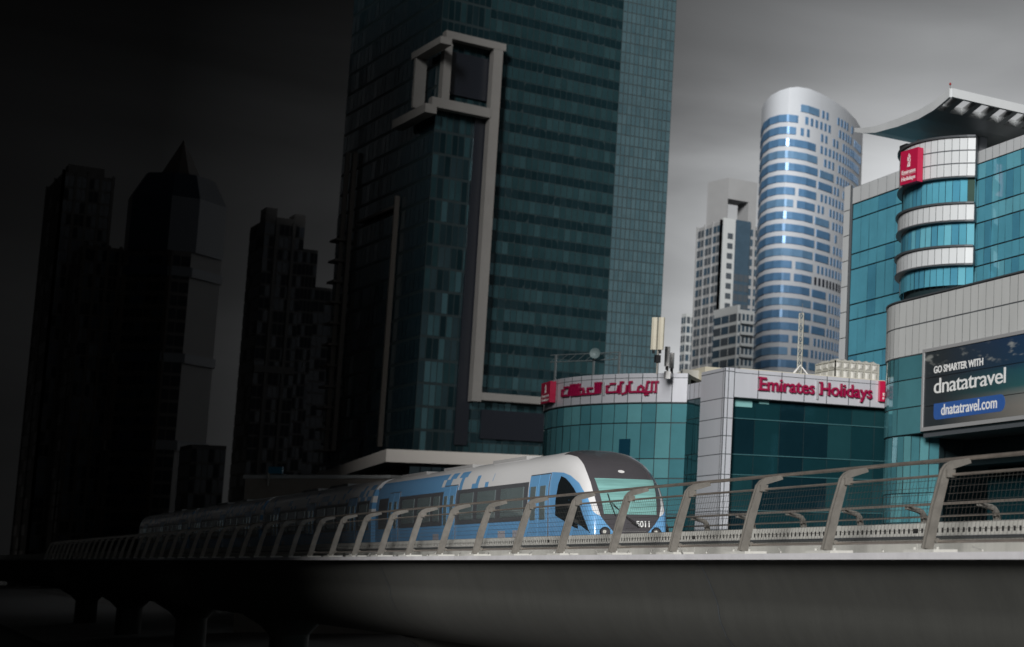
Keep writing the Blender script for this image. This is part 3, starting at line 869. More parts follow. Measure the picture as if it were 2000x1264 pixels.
# roof things
def tank():
    c = atX(1632, 703, XFAC - 2.2)
    yl = c.y; zb_ = zft - .3; zt_ = c.z
    xr = c.x
    yr_ = atX(1716, 712, xr).y
    xl_ = atY(1594, 712, yl).x
    t = thing('water_tank', (xr, yl, zb_), 'pale sectional panel water tank standing on the office roof', 'water tank')
    b = MB().box((xl_ + .03, yl + .03, zb_), (xr - .03, yr_ - .03, zt_ - .05)); b.build('shell', M_TANK, t)
    zmid = zt_ - (zt_ - zb_) * .34
    for face in (0, 1):
        n = 6 if face else 3
        m = MB()
        for k in range(n):
            for z0, z1 in ((zb_, zmid), (zmid, zt_ - .06)):
                if face:
                    p0_, p1_ = Vector((xr, yl + (yr_ - yl) * k / n)), Vector((xr, yl + (yr_ - yl) * (k + 1) / n))
                else:
                    p0_, p1_ = Vector((xl_ + (xr - xl_) * k / n, yl)), Vector((xl_ + (xr - xl_) * (k + 1) / n, yl))
                tt = (p1_ - p0_).normalized(); nn = nrm(tt); L_ = (p1_ - p0_).length
                def c_(a, zq, o): return (p0_.x + tt.x * a + nn.x * o, p0_.y + tt.y * a + nn.y * o, zq)
                g_ = .05
                oq = [c_(g_, z0 + g_, -.02), c_(L_ - g_, z0 + g_, -.02), c_(L_ - g_, z1 - g_, -.02), c_(g_, z1 - g_, -.02)]
                i_ = [c_(g_ + .14, z0 + g_ + .12, .07), c_(L_ - g_ - .14, z0 + g_ + .12, .07), c_(L_ - g_ - .14, z1 - g_ - .12, .07), c_(g_ + .14, z1 - g_ - .12, .07)]
                m.grid([oq, i_], closed=True); m.face(i_)
        m.build('side_panel', M_TANK, t)
    fr_ = MB()
    for k in range(7):
        y = yl + (yr_ - yl) * k / 6
        fr_.box((xr - .02, y - .04, zb_), (xr + .04, y + .04, zt_ - .05))
    for k in range(4):
        x = xl_ + (xr - xl_) * k / 3
        fr_.box((x - .04, yl - .04, zb_), (x + .04, yl + .02, zt_ - .05))
    for z in (zmid, zt_ - .06):
        fr_.box((xl_ - .05, yl - .05, z - .04), (xr + .05, yl + .02, z + .04)); fr_.box((xr - .02, yl - .05, z - .04), (xr + .05, yr_, z + .04))
    fr_.build('frame', mat('tank_frame', (.38, .38, .34), .6), t)
    ld = MB()
    for k in range(6):
        for j in range(2):
            y0, y1 = yl + (yr_ - yl) * k / 6 + .06, yl + (yr_ - yl) * (k + 1) / 6 - .06
            x0, x1 = xl_ + (xr - xl_) * j / 2 + .06, xl_ + (xr - xl_) * (j + 1) / 2 - .06
            b0 = [(x0, y0, zt_ - .02), (x1, y0, zt_ - .02), (x1, y1, zt_ - .02), (x0, y1, zt_ - .02)]
            t0 = [(x0 + .2, y0 + .2, zt_ + .14), (x1 - .2, y0 + .2, zt_ + .14), (x1 - .2, y1 - .2, zt_ + .14), (x0 + .2, y1 - .2, zt_ + .14)]
            ld.grid([b0, t0], closed=True); ld.face(t0)
    ld.build('lid', M_TANK, t)
tank()
def mast():
    b = atX(1563, 718, XFAC - 2.5); tp = atX(1566, 612, XFAC - 2.5)
    zb_ = zft - .3
    t = thing('lattice_mast', (b.x, b.y, zb_), 'thin pale lattice mast braced on the office roof beside the water tank', 'mast')
    w = .17
    legs = [Vector((b.x + w * math.cos(a), b.y + w * math.sin(a), 0)) for a in (0, 2.09, 4.19)]
    m = MB()
    for l_ in legs: m.tube([(l_.x, l_.y, zb_), (l_.x, l_.y, tp.z)], .03, 6)
    n = 12
    for k in range(n):
        z0, z1 = zb_ + (tp.z - zb_) * k / n, zb_ + (tp.z - zb_) * (k + 1) / n
        for j in range(3):
            p_, q_ = legs[j], legs[(j + 1) % 3]
            m.tube([(p_.x, p_.y, z0), (q_.x, q_.y, z1)], .018, 5); m.tube([(p_.x, p_.y, z1), (q_.x, q_.y, z1)], .018, 5)
    m.build('lattice', mat('galvanised_pale', (.52, .52, .46), .5, .3), t)
    for a in (.4, 2.2, 3.7, 5.2):
        s = MB().tube([(b.x, b.y, zb_ + 1.15), (b.x + 1.05 * math.cos(a), b.y + 1.05 * math.sin(a), zb_ + .1)], .035, 6); s.build('brace', M_WHITE, t)
    r_ = MB().tube([(b.x, b.y, tp.z), (b.x, b.y, tp.z + .6)], .012, 5); r_.build('rod', M_STEEL, t)
mast()
def antenna(px, ytop, ybot, yroof, D, w, label, cream=True, twin=False):
    tp = atD(px, ytop, D); bt = atD(px, ybot, D); rf_ = zt - .4
    t = thing('cell_antenna', (bt.x, bt.y, rf_), label, 'antenna', 'panel antennas on the curved bay roof')
    m = MB().tube([(bt.x, bt.y, rf_), (bt.x, bt.y, tp.z - .2)], .06, 8); m.build('pole', M_STEEL, t)
    rv = Vector((FWD.y, -FWD.x))
    for k in ((-.5, .5) if twin else (0,)):
        c = Vector((bt.x, bt.y)) + rv * k * w * .95 - FWD * .16
        pn = MB()
        prof = [(-.42 * w, .05), (-.36 * w, -.05), (0, -.09), (.36 * w, -.05), (.42 * w, .05)]
        pn.prism([c + rv * a + FWD * b for a, b in prof], bt.z, tp.z)
        pn.build('panel', M_CREAM if cream else M_WHITE, t, weld=True)
        bk_ = MB().box((c.x - .05, c.y - .05, bt.z - .22), (c.x + .05, c.y + .05, bt.z)); bk_.build('connector', M_BLACK, t)
    bx = MB().box((bt.x - .14, bt.y - .14, bt.z - .75), (bt.x + .14, bt.y + .14, bt.z - .3)); bx.build('radio_box', M_BLACK if cream else M_WHITE, t)
antenna(1285, 621, 684, 728, 90, .42, 'twin cream panel antenna, the tallest on the bay roof edge', True, True)
antenna(1304, 678, 716, 728, 92, .36, 'short white panel antenna beside the tall cream one', False)
antenna(1313, 690, 720, 728, 94, .34, 'small white panel antenna rightmost of the roof antennas', False)
def roofframe():
    a, b = atD(1075, 694, 97), atD(1213, 688, 97)
    zb_ = zt - .3
    t = thing('steel_gantry', (b.x, b.y, zb_), 'grey steel gantry frame standing on the curved bay roof', 'steel frame')
    m = MB()
    for dz in (0, -.45): m.tube([(a.x, a.y, a.z + dz), (b.x, b.y, b.z + dz)], .035, 6)
    for k in range(8):
        p_ = a.lerp(b, k / 8); q_ = a.lerp(b, (k + 1) / 8)
        m.tube([(p_.x, p_.y, p_.z - .45), (q_.x, q_.y, q_.z)], .02, 5)
    m.build('truss', mat('gantry_steel', (.17, .2, .21), .5, .5), t)
    for f in (.08, .62, .98):
        p_ = a.lerp(b, f)
        l_ = MB().tube([(p_.x, p_.y, zb_), (p_.x, p_.y, p_.z)], .07, 6); l_.build('leg', MATS['gantry_steel'], t)
    d = atD(1162, 690, 96.5)
    ds = MB(); rv = Vector((FWD.y, -FWD.x))
    rows_ = []
    for rr, o in ((0.02, .14), (.16, .11), (.28, .04), (.34, 0)):
        rows_.append([(d.x + rv.x * rr * math.cos(a_) - FWD.x * (-o), d.y + rv.y * rr * math.cos(a_) + FWD.y * o, d.z + rr * math.sin(a_)) for a_ in [2 * math.pi * k / 16 for k in range(16)]])
    ds.grid(rows_, closed=True); ds.build('dish', mat('dish_grey', (.16, .22, .23), .5), t)
roofframe()
def roofbox(px0, px1, y0, y1, D, label):
    a, b = atD(px0, y0, D), atD(px1, y1, D)
    t = thing('rooftop_unit', (a.x, a.y, zt - .3), label, 'rooftop unit')
    m = MB().box((a.x, a.y, zt - .6), (b.x, b.y + 1.0, a.z)); m.build('casing', M_TANK, t)
    g_ = MB().box((a.x + .08, a.y - .03, a.z - .5), (b.x - .08, a.y, a.z - .12)); g_.build('grille', M_SEAM, t)
roofbox(1330, 1344, 722, 740, 97, 'small grey air handling unit behind the cream parapet')
roofbox(1352, 1366, 722, 738, 98.5, 'small white rooftop unit close to the white pillar')

# ================================================================== GLASS OFFICE WITH ROUND CORNER AND SWEPT ROOF
YF1 = 43.2                         # flat upper facade
_e = atY(1902, 420, 42.57)
CC = (_e.x - 5.2 * .735, 46.1); RU = 5.2; RPD = 5.65; YPD = CC[1] - RPD
dn = thing('glass_office', (-68, 46, 0), 'blue glass office with rounded striped corner and swept curved roof canopy', 'building')
XR = -38.0                         # right end, beyond the picture
def zu(y): return atC(1902, y, CC, RU).z
zl_ = {k: zu(k) for k in (268, 287, 312, 344, 398, 430, 482, 515, 556)}
xj = atY(1902, 500, YF1).x
bayU = arc(CC, RU, -150, -42.5, 22)
bayG = arc(CC, RU - .22, -150, -42.5, 22)
core = MB()
core.prism(list(arc(CC, RU - .42, -175, -62, 20)) + [Vector((CC[0] + 2, CC[1] + 3))], 12, zl_[268] - .3)
core.box((CC[0] + 2.0, YF1 + .02, 12), (XR, YF1 + 14, zl_[287] - .3))
core.build('core', M_MULL, dn)
bays = [(zl_[344], zl_[268], 'c'), (zl_[398], zl_[344], 'g'), (zl_[430], zl_[398], 'c'), (zl_[482], zl_[430], 'g'), (zl_[515], zl_[482], 'c'), (zl_[556], zl_[515], 'g')]
for z0, z1, kd in bays:
    m = MB()
    if kd == 'c':
        band(m, bayU, z0, z1, -.45, 0, 1)
        n = 3 if z1 - z0 > 1.5 else 1
        for k in range(n):
            panes(m, bayU, z0 + (z1 - z0) * k / n + .02, z0 + (z1 - z0) * (k + 1) / n - .02, .014, .014, .012, .003)
        band(m, bayU, z1, z1 + .10, -.3, .14, 2); band(m, bayU, z0 - .08, z0 - .002, -.3, .10, 2)
        m.build('corner_band', [M_CLAD2, M_SEAM, M_COPE], dn)
    else:
        panes(m, bayG, z0, z1, .014, .03, .03, .012, mis=[0, 0, 1, 2]); m.build('corner_glazing', [M_BLUE, M_BLUEB, M_BLUEC], dn)
# brown tinted pane among the blue ones
a_ = arc(CC, RU - .18, -47.5, -42.6, 1)
tp = MB(); panes(tp, a_, zl_[398], zl_[344], .02, .04, .03, 0); tp.build('tinted_pane', glass('brown_green_glass', (.10, .17, .14)), dn)
npn = int((XR - xj) / .65)
flat = line((xj - 1.7, YF1), (XR, YF1), npn)
m = MB(); band(m, flat, zl_[312], zl_[287], -.2, .04, 1); zq = (zl_[312] + zl_[287]) / 2
panes(m, offs(flat, .04), zl_[312], zl_[287], .014, .014, .012, .003); m.build('parapet_band', [M_CLAD2, M_SEAM], dn)
fz = [zl_[312], zl_[344], zl_[398], zl_[430], zl_[482], zl_[515], zl_[556] - .8]
for z1, z0 in zip(fz, fz[1:]):
    m = MB(); panes(m, flat, z0, z1, .012, .04, .02, .008, mis=[0, 0, 0, 1, 2]); m.build('glazing_band', [M_BLUE, M_BLUEB, M_BLUEC], dn)
# podium: rounded corner running into the flat front
ang = arc(CC, RPD, -172, -90, 14)
pod = ang + line((CC[0], YPD), (XR, YPD), int((XR - CC[0]) / .72))[1:]
def zp(y): return atY(1902, y, YPD).z
zg = [zp(556), zp(609), zp(671)]
pk = MB(); band(pk, pod, zp(671) - .02, zp(556) + .02, -.5, -.02); pk.build('podium_backing', M_SEAM, dn)
for z1, z0 in zip(zg, zg[1:]):
    m = MB(); panes(m, pod, z0, z1, .014, .035, 0, .004); m.build('podium_panel_row', M_CLADP, dn)
m = MB(); band(m, pod, zp(556) + .02, zp(556) + .10, -3.0, .06); m.build('podium_coping', M_COPE, dn)
# teal drum under the grey rows, only on the round corner (the poster takes the flat part)
x803 = atY(1803, 760, YPD).x
drum = arc(CC, RPD - .04, -172, -90, 14) + ([Vector((x803, YPD + .04))] if x803 > CC[0] + .2 else [])
dz = [zp(671)] + [atC(1799, y, CC, RPD).z for y in (740, 795, 848)]
bk = MB(); band(bk, drum, dz[-1], dz[0], -.5, -.03); bk.build('drum_backing', M_MULL, dn)
for z1, z0 in zip(dz, dz[1:]):
    m = MB(); panes(m, drum, z0, z1, .02, .03, 0, .014, mis=[0, 1, 2]); m.build('drum_glazing', [M_TEAL, M_TEALB, M_TEALC], dn)
drum2 = arc(CC, RPD - .08, -172, -58, 18)
bk = MB(); band(bk, drum2, 0, dz[-1] - .02, -.5, -.03); bk.build('drum_backing', M_MULL, dn)
zd = [dz[-1] - .03] + [atC(1850, y, CC, RPD).z for y in (905, 962, 1020)]
while zd[-1] > 2: zd.append(zd[-1] - 1.9)
zd.append(.2)
for z1, z0 in zip(zd, zd[1:]):
    m = MB(); panes(m, drum2, z0, z1, .02, .03, 0, .014, mis=[0, 1, 2]); m.build('drum_glazing', [M_TEALB, M_TEAL, M_TEALC], dn)
# soffit under the poster and recessed dark ground floors
sf = MB().box((x803 + .05, YPD + .06, dz[-1] - .25), (XR, YPD + 6, dz[-1] - .03)); sf.build('soffit', M_SEAM, dn)
rec = line((CC[0] + 2, YPD + 4.5), (XR, YPD + 4.5), 24)
m = MB(); band(m, rec, 0, dz[-1] - .26, -.5, -.03); m.build('recess_wall', M_MULL, dn)
for k in range(3):
    z0, z1 = (dz[-1] - .3) * k / 3, (dz[-1] - .3) * (k + 1) / 3
    m = MB(); panes(m, rec, z0, z1, .02, .04, 0, .012); m.build('recess_glazing', M_DARKG, dn)
# back wall behind the poster
pb = MB().box((x803 + .1, YPD + .02, dz[-1] - .02), (XR, YPD + .4, zp(671) - .03)); pb.build('poster_wall', M_MULL, dn)
# swept canopy roof
YN = 42.0
pk_ = atY(1859, 174, YN); 
prof_px = [(1673, 252), (1690, 252), (1714, 248.5), (1757, 234), (1799, 217), (1828, 200), (1844, 187), (1859, 174)]
prof = [(atY(x, y, YN).x, atY(x, y, YN).z) for x, y in prof_px]
YB = YN + 13.5
cn = MB()
th = [.16, .22, .3, .38, .42, .42, .42, .42]
TOPS = [(x, z) for x, z in prof]; BOTS = [(x, z - t_) for (x, z), t_ in zip(prof, th)]
nsl = 4
solid = TOPS[:6]; solb = BOTS[:6]
def ext(mb, tops, bots, y0, y1, mi=0):
    poly = tops + list(reversed(bots))
    mb.grid([[(x, y0, z) for x, z in poly], [(x, y1, z) for x, z in poly]], mi, closed=True)
    mb.face([(x, y0, z) for x, z in poly], mi); mb.face([(x, y1, z) for x, z in reversed(poly)], mi)
ext(cn, solid, solb, YN + .001, YB)
cn.build('roof_canopy', mat('canopy_metal', (.40, .42, .43), .42, .3, noise=.06, nscale=.6), dn, weld=True)
ed = MB()
ext(ed, [(x, z + .04) for x, z in TOPS], [(x, z - .06) for x, z in BOTS], YN - .14, YN - .002)
ed.build('canopy_edge', M_CLAD2, dn, weld=True)
er = MB(); x0, z0 = TOPS[-1]
er.hexa([(x0 - .12, YN, z0 - .46), (x0 + .1, YN, z0 - .46), (x0 + .1, YB, z0 - .46), (x0 - .12, YB, z0 - .46), (x0 - .12, YN, z0 + .03), (x0 + .1, YN, z0 + .03), (x0 + .1, YB, z0 + .03), (x0 - .12, YB, z0 + .03)])
er.build('canopy_edge', M_CLAD2, dn)
xs0, zs0 = TOPS[5]; nslat = 11
for k in range(nslat):
    y = YN + .5 + k * (YB - YN - .6) / nslat
    sl = MB(); ext(sl, [(xs0 - .02, zs0), (x0 - .12, z0 - .05)], [(xs0 - .02, zs0 - .42), (x0 - .12, z0 - .45)], y, y + .32); sl.build('slat', MATS['canopy_metal'], dn, weld=True)
_d = atY(1853, 262, CC[1] + 1.2); dc = MB(); dc.prism(arc((_d.x, _d.y), 1.62, 0, 345, 23), zl_[268] - .4, 31.0); dc.build('roof_drum', mat('drum_grey', (.10, .115, .135), .5), dn)
cl = MB(); q = atY(1917, 262, CC[1] + .6)
cl.box((q.x - .25, q.y - .25, zl_[287] - .5), (q.x + .25, q.y + .25, zl_[287] + 3.2)); cl.build('canopy_column', M_CLAD, dn)
tk = MB(); q2 = atY(1948, 260, q.y + 2); tk.box((q2.x - .3, q2.y, zl_[287] - .5), (q2.x + 3, q2.y + .5, zl_[287] + 1.3)); tk.build('roof_screen', M_CLAD2, dn)
# finial lamp
al = atY(1859, 168, YN)
fn_ = thing('beacon_lamp', (al.x, YN - .1, z0), 'tiny red beacon on the peak of the swept canopy', 'beacon')
MB().tube([(al.x, YN - .1, z0), (al.x, YN - .1, z0 + .22)], .02, 6).build('stem', M_STEEL, fn_)
MB().tube([(al.x, YN - .1, z0 + .2), (al.x, YN - .1, z0 + .27), (al.x, YN - .1, z0 + .33)], [.05, .07, .03], 8).build('lens', mat('beacon_red', (.3, .03, .03), .3), fn_)
# rooftop plant behind the coping
b0 = atC(1766, 290, CC, RU - .2)
rt_ = thing('rooftop_unit', (b0.x, b0.y, zl_[268]), 'black rooftop plant peeping over the rounded corner coping', 'rooftop unit')
MB().box((b0.x - .35, b0.y - .1, zl_[268] - .3), (b0.x + .45, b0.y + .8, zl_[268] + .55)).build('casing', M_BLACK, rt_)
MB().tube([(b0.x + .5, b0.y + .3, zl_[268] + .36), (b0.x + 1.5, b0.y + .1, zl_[268] + .42)], .16, 10).build('duct', M_BLACK, rt_)
# red sign on the corner
wall_sign(1770, 1803, 361, 296, CC, RU, .35, 'large red sign high on the rounded corner of the blue glass office')

# rear wing
YW2 = 52.0
xa, xb = atY(1649, 500, YW2).x, atY(1760, 500, YW2).x + 8
xc_ = atY(1664, 500, YW2).x
zw = atY(1700, 356, YW2).z
wing = thing('glass_office', (xa, YW2, 0), 'plain rear glass block with grey edge between pale tower and rounded corner', 'building')
MB().box((xa, YW2 + .05, 0), (xb, YW2 + 16, zw - .1)).build('core', M_MULL, wing)
wl_ = line((xc_, YW2), (xb, YW2), 12)
zpar = atY(1700, 388, YW2).z
m = MB(); band(m, wl_, zpar, zw, -.2, .1, 1); panes(m, offs(wl_, .1), zpar, zw, .02, .02, .012, .003); m.build('parapet_band', [M_CLAD2, M_SEAM], wing)
zz_ = [zpar]; k = 0
while zz_[-1] > 2.5:
    zz_.append(zz_[-1] - (1.15, 2.6)[k % 2]); k += 1
zz_.append(.2)
for z1, z0_ in zip(zz_, zz_[1:]):
    m = MB(); panes(m, wl_, z0_, z1, .012, .05, .03, .008, mis=[0, 0, 0, 2]); m.build('glazing_band', [M_BLUE, M_BLUEB, M_BLUEC], wing)
m = MB(); ps = line((xa - .05, YW2 - .12), (xc_ - .25, YW2 - .12), 1)
zq = zw + .3
while zq > 1:
    panes(m, ps, max(zq - 1.9, .1), zq, .02, .03, .03, .002); zq -= 1.9
m.box((xa - .03, YW2 - .11, 0), (xc_ - .26, YW2 + .04, zw + .25), 1)
m.build('edge_pier', [M_CLAD2, M_SEAM], wing)

# poster
po = thing('billboard', (x803, YPD, dz[-1]), 'long dark travel poster with white lettering and pale frame on the glass office', 'billboard')
zt0, zb0_ = atY(1803, 684, YPD).z, atY(1803, 843, YPD).z
XPR = XR + .2; YQ = YPD - .10
fr = MB()
for (a, b, c, d) in ((x803, XPR, zt0 - .17, zt0), (x803, XPR, zb0_, zb0_ + .20), (x803, x803 + .17, zb0_ + .2, zt0 - .17), (XPR - .17, XPR, zb0_ + .2, zt0 - .17)):
    fr.box((a, YQ, c), (b, YPD, d))
fr.build('frame', mat('poster_frame', (.42, .43, .44), .4, .3), po)
def poster_mat():
    m = bpy.data.materials.new('printed_poster'); m.use_nodes = True
    t = m.node_tree; b = t.nodes['Principled BSDF']; b.inputs['Roughness'].default_value = .35
    l = t.links.new
    g_ = N('ShaderNodeTexCoord', t); sp = N('ShaderNodeSeparateXYZ', t); l(g_.outputs['Object'], sp.inputs[0])
    rx = N('ShaderNodeMapRange', t); rx.inputs[1].default_value = 2; rx.inputs[2].default_value = 11; l(sp.outputs[0], rx.inputs[0])
    rz = N('ShaderNodeMapRange', t); rz.inputs[1].default_value = 0; rz.inputs[2].default_value = zt0 - zb0_; l(sp.outputs[2], rz.inputs[0])
    nn = N('ShaderNodeTexNoise', t); nn.inputs['Scale'].default_value = 1.3; nn.inputs['Detail'].default_value = 6
    mp_ = N('ShaderNodeMapping', t); mp_.inputs['Scale'].default_value = (.6, 1, 2.2); l(g_.outputs['Object'], mp_.inputs[0]); l(mp_.outputs[0], nn.inputs[0])
    wob = N('ShaderNodeMath', t, operation='MULTIPLY_ADD'); wob.inputs[1].default_value = .08; l(nn.outputs[0], wob.inputs[0]); l(rz.outputs[0], wob.inputs[2])
    c1 = N('ShaderNodeValToRGB', t); ramp(c1, [(0, (.20, .19, .17)), (.22, (.24, .23, .21)), (.34, (.20, .21, .20)), (.44, (.03, .12, .13)), (.62, (.02, .10, .13)), (.70, (.015, .05, .10)), (1, (.014, .045, .11))])
    l(wob.outputs[0], c1.inputs[0])
    dk_ = N('ShaderNodeMix', t, data_type='RGBA'); l(rx.outputs[0], dk_.inputs[0]); dk_.inputs[6].default_value = (.028, .036, .042, 1); l(c1.outputs[0], dk_.inputs[7])
    # clouds printed in the sky part
    n2 = N('ShaderNodeTexNoise', t); n2.inputs['Scale'].default_value = 1.1; n2.inputs['Detail'].default_value = 7
    mp2 = N('ShaderNodeMapping', t); mp2.inputs['Scale'].default_value = (.8, 1, 2.6); mp2.inputs['Location'].default_value = (.8, 0, 1.3); l(g_.outputs['Object'], mp2.inputs[0]); l(mp2.outputs[0], n2.inputs[0])
    cr = N('ShaderNodeValToRGB', t); ramp(cr, [(0, 0), (.56, 0), (.70, .6)]); l(n2.outputs[0], cr.inputs[0])
    zz2 = N('ShaderNodeValToRGB', t); ramp(zz2, [(0, 0), (.68, 0), (.74, 1), (.9, 1), (.97, 0)]); l(rz.outputs[0], zz2.inputs[0])
    mu = N('ShaderNodeMath', t, operation='MULTIPLY'); l(cr.outputs[0], mu.inputs[0]); l(zz2.outputs[0], mu.inputs[1])
    fin = N('ShaderNodeMix', t, data_type='RGBA'); l(mu.outputs[0], fin.inputs[0]); l(dk_.outputs[2], fin.inputs[6]); fin.inputs[7].default_value = (.40, .42, .40, 1)
    l(fin.outputs[2], b.inputs['Base Color'])
    return m
M_POST = poster_mat()
hs = [zb0_ + .2, atY(1803, 795, YQ).z, atY(1803, 740, YQ).z, zt0 - .17]
for a, b in zip(hs, hs[1:]):
    MB().box((x803 + .17, YQ + .05, a + .018), (XPR - .17, YPD - .01, b - .018)).build('panel', M_POST, po)
MB().box((x803 + .17, YQ + .075, hs[0]), (XPR - .17, YPD - .012, hs[-1])).build('backing', M_BLACK, po)
YLt = YQ + .048
def wfn(pxl, pyl, pxr):
    a = atY(pxl, pyl, YLt); b = atY(pxr, pyl - (pxr - pxl) * .14, YLt)
    return (lambda u, h, o: (a.x + (b.x - a.x) * u, YLt - o, a.z + h))
def hz_(px, y0, y1): return atY(px, y0, YLt).z - atY(px, y1, YLt).z
m = MB(); lettering(m, 'GO SMARTER WITH', wfn(1824, 729.5, 1920), .012, hz_(1824, 716.5, 729.5), bold=.022); m.build('slogan', M_WHITED, po)
m = MB(); lettering(m, 'dnatatravel', wfn(1824, 769, 1964), .014, hz_(1824, 740, 769) * .98, bold=.004, spacing=.93); m.build('headline', M_WHITED, po)
m = MB()
pa, pb2 = atY(1824, 790, YLt), atY(1963, 790, YLt)
pz0, pz1 = atY(1824, 820.5, YLt).z, atY(1824, 789, YLt).z
rr = (pz1 - pz0) / 2
poly = [(pa.x, pz1), (pa.x, pz0 + .25), (pa.x + .07, pz0 + .08), (pa.x + .25, pz0)] + [(pb2.x - rr + rr * math.sin(k * math.pi / 12), pz0 + rr - rr * math.cos(k * math.pi / 12)) for k in range(13)]
i0 = [(x, YLt - .006, z) for x, z in poly]; m.face(i0); m.grid([[(x, YLt + .004, z) for x, z in poly], i0], closed=True)
m.build('pill', mat('pill_blue', (.035, .11, .36), .4), po)
YLt -= .008
m = MB(); lettering(m, 'dnatatravel.com', wfn(1838, 811, 1947), .01, hz_(1838, 790, 811) * .98, bold=.012); m.build('web_address', M_WHITED, po)

# ================================================================== DARK GLASS TOWER WITH WHITE FRAME
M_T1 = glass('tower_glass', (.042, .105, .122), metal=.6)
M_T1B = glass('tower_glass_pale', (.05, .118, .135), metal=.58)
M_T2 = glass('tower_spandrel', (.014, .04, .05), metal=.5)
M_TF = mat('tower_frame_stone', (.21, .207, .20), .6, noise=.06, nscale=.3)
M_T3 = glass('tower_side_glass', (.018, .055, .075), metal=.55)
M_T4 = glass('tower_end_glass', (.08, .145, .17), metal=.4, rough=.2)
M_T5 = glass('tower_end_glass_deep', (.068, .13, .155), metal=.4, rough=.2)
D0 = 215.0
c0 = atD(806, 870, D0)
def hdir(deg):      # heading measured clockwise from the camera heading
    a = math.atan2(FWD.y, FWD.x) - rad(deg); return Vector((math.cos(a), math.sin(a)))
dR, dL = hdir(42.0), hdir(-48.0)
C0 = xy(c0)
def on_line(p, d, px, py):           # point on the vertical plane p + t*d seen at (px, py)
    r_ = ray(px, py); n = Vector((-d.y, d.x))
    k = n.dot(p) / n.dot(Vector((r_.x, r_.y)))
    return ORG + r_ * k
tw = thing('glass_tower', (C0.x, C0.y, 0), 'tall dark teal glass tower with pale angular frame wrapping its corner', 'tower')
ZT = 150.0
eR = xy(on_line(C0, dR, 1180, 720)); eR2 = eR + hdir(53) * 13.5
for _ in range(2):
    pass
x_end = xy(on_line(eR, hdir(53), 1286, 720)); eR2 = x_end
eL = xy(on_line(C0, dL, 626, 880))
back = eL + dR * 30
MB().prism([eL, C0, eR, eR2, eR2 + dL * 30, eL + dR * 34], 0, ZT).build('core', M_MULL, tw)
FL = 3.32
xs_sep = xy(on_line(C0, dR, 928, 500))
n1 = 8
seg1 = line(C0, xs_sep, n1); seg2 = line(xs_sep, eR, 22); seg3 = line(eR, eR2, 12); segL = line(eL, C0, 22)
k = 0; z = 12.0
while z < ZT - 4:
    m = MB()
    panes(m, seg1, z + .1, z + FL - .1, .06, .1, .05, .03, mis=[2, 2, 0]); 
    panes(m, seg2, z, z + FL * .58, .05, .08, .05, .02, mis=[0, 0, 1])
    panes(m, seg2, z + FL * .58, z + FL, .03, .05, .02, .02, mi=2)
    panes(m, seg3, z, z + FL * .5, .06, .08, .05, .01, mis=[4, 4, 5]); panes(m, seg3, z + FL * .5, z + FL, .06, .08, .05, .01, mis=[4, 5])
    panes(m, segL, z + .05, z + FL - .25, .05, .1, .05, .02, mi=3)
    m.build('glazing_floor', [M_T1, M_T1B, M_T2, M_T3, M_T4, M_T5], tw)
    z += FL
m = MB(); panes(m, segL, 0.2, 12, .05, .2, .05, .02, mi=3); panes(m, seg1, .2, 12, .05, .2, .05, .02, mi=3); panes(m, seg2, .2, 12, .05, .2, .05, .02, mi=3)
m.build('lobby_glazing', [M_T1, M_T1B, M_T2, M_T3], tw)
nR, nL = nrm(dR), nrm(-dL)
def fpt(d, px, py, o, n):          # point on the facade plane pushed out by o
    q_ = on_line(C0 + n * o, d, px, py); return q_
def fbeam(mb, d, n, a, b, wd_px, o=1.6, thick=1.5):
    p_, q_ = fpt(d, *a, o, n), fpt(d, *b, o, n)
    sc = wd_px * .064
    vert = abs(a[0] - b[0]) < abs(a[1] - b[1])
    if vert:
        mx, my = (p_.x + q_.x) / 2, (p_.y + q_.y) / 2
        s_ = Vector((d.x, d.y, 0))
        mb.bar((mx, my, p_.z), (mx, my, q_.z), sc, thick, s_)
    else:
        zm_ = (p_.z + q_.z) / 2
        mb.bar((p_.x, p_.y, zm_), (q_.x, q_.y, zm_), sc, thick, (0, 0, 1))
fb = MB()
fbeam(fb, dR, nR, (962, 84), (936, 785), 20)
fbeam(fb, dR, nR, (868, 72), (985, 92), 17, 1.65)
fbeam(fb, dR, nR, (840, 206), (955, 217), 22, 1.7)
fbeam(fb, dR, nR, (932, 778), (1180, 789), 17, 1.55)
fbeam(fb, dR, nR, (873, 86), (866, 198), 16, 1.5)
fb.build('frame', M_TF, tw)
fb2 = MB()
fbeam(fb2, dL, nL, (814, 116), (872, 76), 16, 1.5)
fbeam(fb2, dL, nL, (776, 246), (842, 212), 20, 1.5)
fbeam(fb2, dL, nL, (822, 112), (816, 212), 10, 1.4)
fb2.build('frame', M_TF, tw)
lo = MB()
for a, b, w_ in (((676, 300), (640, 880), 7), ((690, 300), (655, 880), 7), ((774, 384), (743, 872), 7), ((700, 450), (774, 388), 6)):
    fbeam(lo, dL, nL, a, b, w_, .5, .6)
lo.build('fin', mat('fin_beige', (.12, .11, .10), .6), tw)
for k in range(14):
    bl = MB()
    z_ = 14 + k * FL
    a = xy(on_line(C0, dL, 640, 800)); b = a - dL * 3.2
    bl.bar((a.x + nL.x * .8, a.y + nL.y * .8, z_), (b.x + nL.x * .8, b.y + nL.y * .8, z_), .35, 1.4, (0, 0, 1))
    bl.build('balcony_slab', MATS['fin_beige'], tw)
